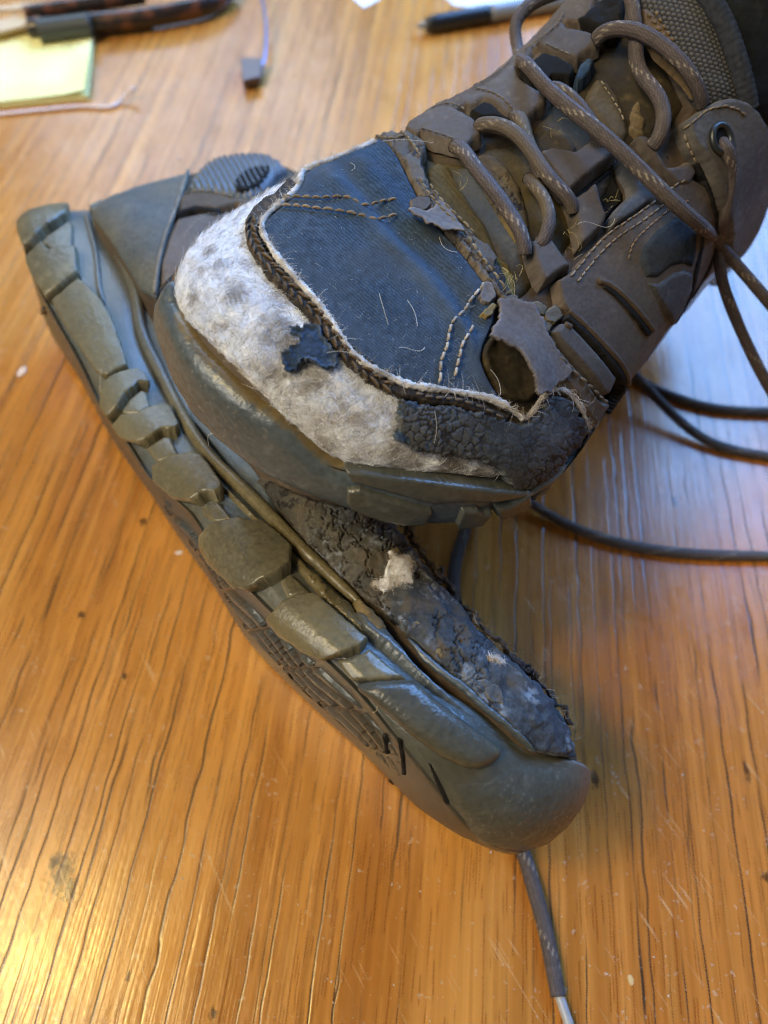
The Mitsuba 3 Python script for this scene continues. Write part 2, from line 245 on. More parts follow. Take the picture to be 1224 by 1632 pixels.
TOP_NET = net(34, 32, '''
-456 1242 1418 -449 1235 1417 -444 1230 1415 -439 1225 1411 -436 1220 1406 -434 1217 1400 -433 1213 1393 -433 1210 1384 -434 1208 1373 -435 1207 1364 -437 1207 1360 -439 1208 1356 -442 1210 1354 -446 1212 1352 -450 1216
1351 -455 1221 1350 -465 1230 1350 -475 1240 1351 -480 1246 1353 -484 1250 1354 -486 1253 1357 -488 1256 1360 -489 1258 1363 -490 1260 1368 -489 1262 1377 -487 1263 1388 -485 1263 1396 -482 1262 1403 -478 1260 1409 -474
1257 1413 -469 1254 1416 -463 1249 1418 -443 1256 1464 -423 1237 1461 -407 1222 1456 -394 1208 1448 -384 1196 1438 -377 1186 1425 -373 1178 1409 -372 1171 1392 -375 1166 1369 -380 1163 1350 -385 1164 1340 -391 1166 1333
-400 1171 1327 -410 1178 1323 -422 1188 1320 -437 1201 1319 -466 1229 1320 -493 1257 1323 -507 1273 1326 -517 1285 1330 -524 1295 1336 -530 1304 1342 -533 1310 1350 -535 1315 1360 -534 1319 1379 -530 1322 1402 -525 1321
1419 -517 1318 1434 -507 1311 1446 -495 1302 1455 -481 1290 1461 -464 1275 1464 -424 1277 1504 -390 1246 1500 -363 1222 1492 -342 1200 1480 -325 1181 1465 -314 1165 1446 -307 1152 1424 -307 1141 1398 -313 1133 1364 -322
1128 1336 -330 1129 1322 -341 1133 1311 -355 1141 1302 -372 1152 1296 -392 1167 1291 -417 1188 1289 -463 1231 1290 -506 1278 1295 -527 1304 1301 -543 1324 1308 -554 1341 1316 -563 1355 1326 -568 1366 1338 -571 1373 1353
-569 1381 1381 -564 1385 1414 -555 1384 1440 -543 1378 1461 -527 1367 1478 -507 1351 1491 -485 1332 1500 -458 1308 1504 -400 1302 1539 -352 1260 1533 -316 1227 1523 -287 1197 1508 -264 1172 1488 -248 1150 1464 -241 1131
1435 -241 1117 1402 -251 1105 1358 -264 1099 1323 -276 1100 1304 -292 1106 1290 -311 1116 1279 -334 1130 1270 -362 1150 1264 -397 1178 1261 -458 1236 1263 -515 1301 1270 -543 1336 1278 -564 1365 1288 -580 1388 1299 -591
1407 1312 -599 1421 1327 -603 1432 1347 -600 1442 1383 -593 1449 1426 -580 1447 1458 -563 1439 1485 -541 1424 1507 -515 1404 1524 -484 1377 1535 -447 1345 1540 -365 1338 1568 -305 1284 1560 -259 1242 1547 -222 1204 1529
-194 1171 1505 -176 1142 1475 -168 1118 1440 -170 1098 1399 -185 1083 1347 -203 1074 1305 -219 1076 1283 -240 1083 1266 -264 1096 1253 -294 1114 1243 -329 1139 1236 -372 1174 1233 -448 1247 1235 -518 1328 1245 -553 1373
1255 -579 1409 1266 -600 1439 1280 -616 1463 1296 -626 1481 1315 -631 1495 1338 -627 1509 1381 -616 1518 1433 -598 1517 1472 -575 1508 1504 -545 1490 1531 -511 1465 1551 -471 1432 1563 -425 1392 1569 -324 1380 1587 -251
1315 1577 -197 1264 1562 -154 1218 1540 -122 1176 1511 -101 1139 1476 -93 1108 1436 -98 1084 1390 -118 1064 1331 -141 1054 1283 -162 1056 1259 -186 1066 1241 -216 1082 1227 -251 1105 1217 -293 1135 1210 -343 1176 1206
-433 1263 1209 -515 1360 1221 -556 1414 1233 -589 1457 1247 -615 1492 1262 -636 1521 1281 -650 1543 1302 -656 1560 1328 -650 1577 1377 -634 1589 1435 -610 1588 1479 -578 1579 1516 -541 1559 1546 -498 1530 1569 -450 1492
1583 -395 1444 1589 -277 1427 1593 -195 1352 1581 -133 1291 1563 -84 1236 1538 -48 1186 1505 -25 1142 1466 -17 1104 1421 -24 1075 1370 -48 1051 1307 -76 1040 1255 -100 1043 1230 -129 1056 1212 -162 1076 1198 -202 1105
1189 -249 1141 1182 -307 1190 1180 -408 1290 1185 -501 1402 1199 -550 1463 1212 -590 1512 1227 -623 1552 1245 -649 1584 1264 -666 1609 1287 -674 1628 1316 -666 1647 1368 -643 1661 1431 -612 1661 1478 -573 1650 1518 -528
1629 1551 -477 1597 1575 -421 1555 1591 -358 1501 1597 -221 1483 1591 -129 1397 1576 -61 1326 1555 -6 1262 1526 34 1203 1489 58 1151 1445 67 1107 1395 59 1072 1340 30 1045 1272 -3 1033 1218 -31 1038 1191 -62 1053 1173
-100 1078 1160 -144 1112 1152 -196 1156 1147 -259 1214 1147 -371 1329 1155 -476 1455 1172 -534 1523 1187 -582 1577 1203 -623 1620 1222 -654 1656 1243 -674 1683 1267 -682 1704 1297 -670 1725 1352 -640 1739 1419 -601 1739
1469 -554 1727 1511 -501 1704 1546 -443 1671 1572 -381 1625 1589 -311 1565 1596 -153 1549 1587 -53 1452 1569 21 1372 1544 81 1298 1510 125 1229 1468 152 1169 1420 162 1118 1365 152 1078 1306 118 1048 1233 79 1035 1175 48
1040 1147 12 1057 1128 -30 1085 1115 -79 1124 1108 -136 1176 1106 -205 1244 1108 -328 1376 1121 -446 1515 1142 -513 1590 1158 -569 1648 1176 -614 1695 1195 -648 1732 1217 -669 1762 1243 -676 1785 1275 -660 1807 1333 -621
1822 1403 -574 1822 1456 -519 1809 1501 -459 1786 1538 -396 1752 1567 -327 1704 1586 -251 1641 1594 -68 1634 1579 40 1524 1557 121 1434 1528 187 1350 1489 237 1272 1442 268 1203 1388 280 1145 1328 269 1099 1263 230 1066
1185 185 1052 1124 149 1057 1095 108 1075 1074 60 1104 1060 6 1147 1053 -58 1205 1052 -134 1284 1058 -270 1436 1079 -403 1590 1103 -479 1671 1121 -541 1733 1139 -589 1784 1160 -624 1824 1183 -643 1855 1210 -647 1880 1244
-625 1904 1306 -578 1921 1380 -525 1921 1437 -464 1910 1486 -400 1887 1527 -331 1852 1559 -257 1803 1580 -174 1735 1588 23 1726 1569 137 1609 1544 224 1511 1511 294 1420 1470 349 1336 1419 385 1260 1360 400 1195 1294 390
1143 1223 348 1104 1138 299 1088 1073 259 1093 1042 214 1112 1020 161 1144 1006 101 1189 998 31 1251 997 -53 1337 1006 -202 1506 1033 -348 1672 1061 -429 1757 1080 -492 1822 1099 -540 1875 1120 -572 1917 1145 -589 1950
1174 -591 1976 1210 -565 2004 1277 -514 2024 1357 -459 2027 1418 -397 2017 1471 -329 1994 1515 -257 1959 1549 -178 1907 1572 -90 1835 1580 112 1817 1555 229 1697 1530 317 1598 1496 390 1506 1453 446 1421 1401 484 1343
1339 501 1275 1270 494 1218 1194 453 1171 1101 402 1149 1030 361 1152 995 315 1171 972 260 1203 957 197 1250 949 122 1315 949 32 1404 959 -127 1583 989 -282 1755 1019 -364 1841 1038 -425 1908 1058 -471 1962 1081 -501
2005 1107 -517 2040 1137 -517 2068 1176 -489 2098 1247 -439 2121 1332 -384 2125 1397 -321 2115 1452 -252 2093 1499 -177 2056 1535 -95 2003 1558 -4 1929 1566 202 1909 1538 321 1790 1514 410 1691 1481 482 1601 1438 537
1518 1385 574 1443 1323 591 1377 1253 584 1320 1173 546 1270 1074 497 1242 997 458 1242 958 412 1257 932 358 1287 914 294 1333 904 218 1398 904 124 1489 913 -44 1671 944 -205 1844 975 -287 1931 994 -347 1999 1014 -391
2053 1037 -420 2097 1064 -435 2133 1097 -435 2162 1137 -407 2193 1212 -357 2217 1303 -301 2221 1371 -237 2210 1428 -167 2185 1476 -91 2148 1514 -8 2093 1539 84 2019 1548 294 2000 1528 413 1883 1505 501 1787 1472 572 1699
1429 625 1619 1375 659 1548 1312 673 1486 1240 665 1433 1158 628 1385 1055 582 1358 972 544 1356 931 499 1369 901 447 1396 880 385 1439 867 310 1501 864 216 1589 871 43 1765 899 -121 1936 928 -202 2022 947 -261 2088 967
-304 2142 992 -331 2186 1020 -345 2222 1054 -344 2250 1097 -315 2281 1177 -264 2304 1272 -208 2306 1344 -144 2294 1405 -74 2269 1456 2 2232 1496 83 2180 1524 175 2108 1536 390 2096 1532 507 1982 1509 592 1889 1476 660
1805 1431 711 1728 1375 743 1659 1308 755 1600 1232 746 1550 1146 708 1506 1037 662 1481 949 625 1480 905 582 1493 872 531 1518 849 471 1559 834 398 1617 828 306 1699 832 136 1865 856 -26 2027 881 -105 2110 900 -161 2174
921 -202 2226 946 -228 2269 976 -240 2304 1013 -237 2331 1058 -205 2359 1143 -152 2379 1245 -96 2381 1322 -34 2370 1388 33 2349 1446 104 2317 1492 183 2270 1524 273 2201 1539 487 2189 1545 598 2080 1522 679 1991 1488 744
1910 1440 793 1836 1380 825 1769 1309 838 1712 1227 829 1665 1134 791 1624 1016 745 1602 922 708 1602 874 666 1616 839 617 1641 814 558 1681 797 488 1736 790 399 1814 792 235 1970 811 78 2123 835 2 2202 853 -52 2263 875
-90 2312 901 -115 2353 933 -125 2385 972 -121 2410 1021 -88 2434 1112 -34 2452 1222 20 2454 1308 78 2448 1383 140 2433 1448 209 2404 1500 287 2358 1535 375 2290 1551 579 2274 1565 682 2172 1544 760 2088 1509 822 2011
1458 870 1940 1393 903 1876 1315 918 1821 1225 913 1776 1123 878 1739 995 833 1721 892 797 1724 841 756 1738 803 709 1765 775 652 1804 757 585 1858 747 500 1932 748 341 2081 766 189 2227 788 116 2302 807 63 2360 830 27
2407 858 4 2445 893 -7 2475 935 -2 2498 988 29 2519 1088 78 2535 1210 128 2540 1306 183 2534 1390 245 2516 1460 315 2482 1513 391 2433 1550 474 2368 1568 664 2358 1597 760 2264 1577 833 2185 1540 893 2113 1486 940 2047
1416 973 1987 1331 992 1935 1232 991 1893 1119 963 1860 978 923 1846 865 890 1850 809 851 1866 767 806 1893 737 753 1932 716 688 1985 705 607 2057 704 455 2199 722 309 2339 744 237 2412 764 187 2467 789 151 2512 820 128
2547 858 118 2575 904 120 2596 963 146 2616 1075 188 2632 1212 234 2632 1317 290 2618 1405 354 2591 1477 421 2553 1534 491 2506 1575 567 2445 1597 739 2441 1636 832 2351 1615 902 2277 1576 959 2209 1519 1006 2148 1443
1040 2093 1352 1061 2047 1244 1064 2009 1121 1043 1981 966 1010 1970 842 980 1976 780 944 1993 734 902 2021 701 851 2060 678 790 2111 665 712 2181 663 566 2318 680 425 2454 703 356 2523 724 307 2577 751 272 2619 784 248
2653 826 236 2679 877 236 2699 942 255 2717 1067 290 2730 1218 334 2723 1331 390 2700 1424 450 2668 1501 512 2629 1564 576 2583 1609 647 2524 1635 809 2522 1679 900 2435 1657 967 2364 1615 1024 2301 1554 1070 2245 1474
1105 2195 1375 1128 2153 1260 1136 2120 1127 1122 2097 959 1094 2091 824 1068 2100 757 1035 2118 708 994 2147 671 946 2186 645 887 2236 631 813 2304 628 673 2436 643 538 2567 666 471 2634 688 423 2685 716 388 2725 753
364 2757 797 350 2781 853 347 2799 924 360 2815 1060 387 2824 1225 427 2811 1347 479 2784 1448 533 2750 1533 590 2711 1601 650 2664 1651 719 2605 1677 875 2595 1725 963 2510 1703 1030 2444 1659 1085 2385 1594 1132 2334
1508 1168 2290 1402 1195 2254 1277 1209 2226 1134 1204 2210 951 1183 2210 806 1158 2222 733 1127 2244 680 1088 2274 640 1042 2313 612 986 2363 595 914 2429 590 781 2556 604 651 2682 627 586 2746 649 538 2795 680 503 2833
718 478 2863 767 463 2884 827 458 2899 904 464 2910 1052 482 2913 1232 515 2897 1366 559 2867 1476 608 2831 1569 660 2790 1644 719 2740 1696 787 2678 1724 935 2656 1778 1021 2574 1754 1087 2511 1708 1143 2458 1638 1191
2413 1545 1231 2377 1431 1263 2348 1295 1284 2329 1138 1290 2322 939 1276 2333 781 1254 2351 702 1225 2376 644 1189 2409 600 1145 2449 568 1092 2498 549 1026 2561 541 898 2683 553 772 2806 575 708 2868 599 660 2914 632
624 2950 674 597 2976 726 579 2994 792 570 3004 876 569 3006 1038 576 3000 1234 599 2978 1382 635 2944 1505 677 2904 1608 726 2857 1689 782 2803 1745 849 2739 1776 992 2709 1834 1076 2630 1810 1142 2571 1760 1199 2524
1685 1250 2487 1585 1293 2459 1461 1331 2441 1314 1360 2432 1143 1379 2439 926 1374 2460 753 1358 2484 666 1333 2513 602 1301 2547 552 1263 2587 516 1214 2635 493 1151 2696 482 1028 2814 492 903 2935 514 838 2996 540 789
3040 576 751 3073 621 721 3096 679 700 3109 750 686 3114 843 676 3105 1019 672 3086 1235 685 3056 1397 711 3016 1534 746 2969 1647 790 2916 1735 844 2857 1797 908 2791 1830 1045 2755 1892 1128 2679 1867 1193 2624 1815
1252 2583 1735 1304 2553 1628 1351 2534 1495 1392 2525 1337 1427 2528 1154 1459 2546 918 1471 2573 729 1463 2598 633 1445 2628 561 1418 2663 506 1383 2703 466 1337 2751 439 1275 2812 427 1152 2930 437 1025 3050 461 959
3110 489 909 3153 527 868 3184 576 836 3204 639 812 3214 716 793 3213 816 775 3195 1007 761 3163 1239 765 3125 1416 783 3078 1565 812 3025 1687 852 2967 1783 903 2904 1850 964 2836 1887 1096 2797 1952 1177 2724 1926 1242
2674 1871 1301 2638 1786 1355 2615 1673 1404 2604 1532 1448 2606 1364 1486 2621 1170 1527 2650 917 1557 2678 710 1561 2703 604 1550 2733 525 1529 2768 465 1498 2809 420 1454 2858 392 1393 2920 379 1268 3039 390 1140 3159
415 1073 3218 445 1021 3259 486 979 3287 539 945 3304 605 917 3310 688 895 3305 795 869 3277 999 847 3234 1248 843 3187 1438 854 3134 1598 878 3075 1730 913 3012 1832 960 2946 1905 1018 2877 1945 1143 2835 2013 1222 2764
1987 1287 2717 1929 1347 2686 1840 1402 2669 1721 1453 2666 1572 1497 2677 1397 1535 2703 1194 1576 2745 928 1620 2776 706 1635 2801 591 1635 2830 505 1620 2864 440 1592 2906 392 1551 2956 362 1490 3019 349 1364 3138 360
1236 3257 386 1170 3314 417 1118 3353 459 1075 3378 515 1039 3392 585 1009 3394 672 983 3385 786 951 3348 1002 922 3295 1265 913 3241 1466 918 3181 1635 937 3118 1775 969 3051 1884 1013 2982 1961 1068 2913 2005 1184 2866
2075 1262 2797 2049 1327 2753 1990 1387 2725 1899 1443 2712 1776 1494 2713 1623 1539 2731 1443 1574 2766 1235 1608 2821 965 1654 2858 736 1680 2882 615 1689 2909 524 1680 2944 456 1656 2985 406 1616 3035 374 1556 3098
360 1431 3216 371 1306 3331 397 1241 3386 428 1189 3423 471 1146 3447 528 1109 3459 600 1077 3459 690 1049 3446 807 1014 3403 1030 982 3342 1301 969 3283 1508 971 3219 1683 988 3152 1828 1017 3082 1941 1057 3013 2021
1110 2943 2066 1221 2894 2139 1298 2826 2113 1363 2784 2055 1424 2759 1963 1482 2750 1841 1536 2756 1690 1582 2780 1511 1618 2823 1306 1643 2894 1042 1677 2946 819 1706 2973 699 1722 3000 608 1722 3033 538 1704 3074 487
1668 3122 454 1612 3184 440 1493 3297 448 1374 3407 472 1310 3460 502 1259 3494 544 1216 3516 600 1178 3525 672 1145 3522 761 1116 3505 877 1077 3456 1099 1041 3387 1368 1024 3321 1574 1023 3253 1748 1035 3182 1892 1061
3111 2004 1099 3040 2084 1149 2970 2129 1254 2918 2199 1330 2851 2174 1396 2811 2117 1458 2787 2028 1518 2780 1910 1574 2790 1762 1623 2817 1589 1662 2865 1390 1685 2946 1136 1704 3013 926 1722 3049 813 1736 3080 725
1738 3115 658 1725 3154 607 1695 3201 574 1644 3260 559 1535 3367 564 1424 3472 584 1364 3521 612 1315 3553 653 1272 3572 707 1234 3579 776 1201 3574 863 1171 3554 975 1130 3500 1189 1091 3423 1450 1071 3354 1650 1066
3282 1819 1075 3209 1959 1098 3136 2068 1134 3064 2146 1183 2994 2190 1282 2939 2254 1359 2872 2230 1426 2832 2176 1491 2810 2093 1553 2805 1981 1613 2817 1843 1666 2846 1680 1711 2897 1493 1742 2982 1257 1755 3060 1064
1760 3105 963 1762 3146 885 1756 3186 824 1741 3228 778 1714 3276 747 1668 3332 731 1571 3434 733 1470 3532 749 1414 3578 774 1366 3608 811 1325 3625 861 1287 3630 925 1254 3622 1006 1223 3599 1111 1180 3540 1310 1136
3458 1554 1112 3384 1741 1103 3310 1899 1109 3234 2030 1129 3160 2132 1163 3087 2205 1211 3016 2246 1307 2958 2306 1386 2891 2284 1455 2851 2234 1522 2830 2158 1588 2826 2055 1652 2840 1929 1711 2872 1780 1764 2924 1609
1808 3011 1392 1829 3093 1217 1832 3144 1127 1827 3191 1058 1815 3237 1005 1794 3284 965 1763 3334 939 1718 3392 924 1625 3492 926 1528 3588 939 1472 3633 961 1426 3661 995 1384 3676 1040 1346 3679 1098 1311 3669 1172
1278 3644 1267 1230 3580 1449 1180 3493 1670 1151 3416 1841 1138 3338 1985 1140 3260 2104 1157 3183 2197 1189 3108 2263 1236 3036 2300 1332 2976 2361 1412 2908 2339 1482 2868 2293 1552 2847 2221 1621 2845 2126 1688 2860
2008 1752 2893 1870 1810 2947 1710 1865 3034 1507 1896 3116 1344 1903 3168 1260 1898 3217 1197 1884 3265 1149 1861 3315 1113 1828 3368 1089 1780 3428 1077 1683 3531 1080 1584 3628 1093 1527 3674 1114 1479 3702 1145 1436
3717 1188 1397 3719 1242 1360 3709 1310 1324 3682 1398 1272 3615 1567 1216 3525 1773 1184 3444 1931 1168 3364 2064 1167 3284 2174 1183 3205 2261 1213 3129 2321 1260 3055 2355 1356 2994 2416 1437 2925 2395 1509 2884 2351
1581 2863 2284 1653 2861 2194 1723 2877 2084 1790 2912 1954 1854 2967 1804 1917 3054 1612 1957 3135 1458 1967 3187 1379 1965 3236 1320 1952 3286 1275 1928 3337 1242 1893 3392 1220 1843 3454 1210 1741 3561 1214 1636 3662
1228 1577 3709 1248 1526 3738 1278 1481 3753 1319 1440 3756 1370 1401 3745 1434 1363 3718 1517 1307 3648 1675 1247 3555 1867 1212 3472 2015 1193 3390 2140 1191 3308 2243 1206 3227 2324 1236 3149 2380 1283 3074 2411 1378
3010 2472 1461 2940 2452 1536 2898 2409 1610 2877 2345 1684 2875 2260 1756 2891 2156 1827 2927 2033 1894 2982 1891 1963 3070 1709 2009 3151 1562 2023 3203 1487 2023 3252 1431 2011 3302 1389 1987 3355 1358 1951 3411 1338
1898 3475 1329 1791 3586 1334 1681 3691 1349 1619 3740 1369 1566 3770 1398 1519 3786 1437 1476 3789 1485 1435 3778 1546 1395 3750 1624 1336 3680 1774 1273 3584 1956 1235 3499 2095 1215 3415 2213 1212 3331 2310 1226 3249
2386 1256 3169 2439 1304 3092 2468''')
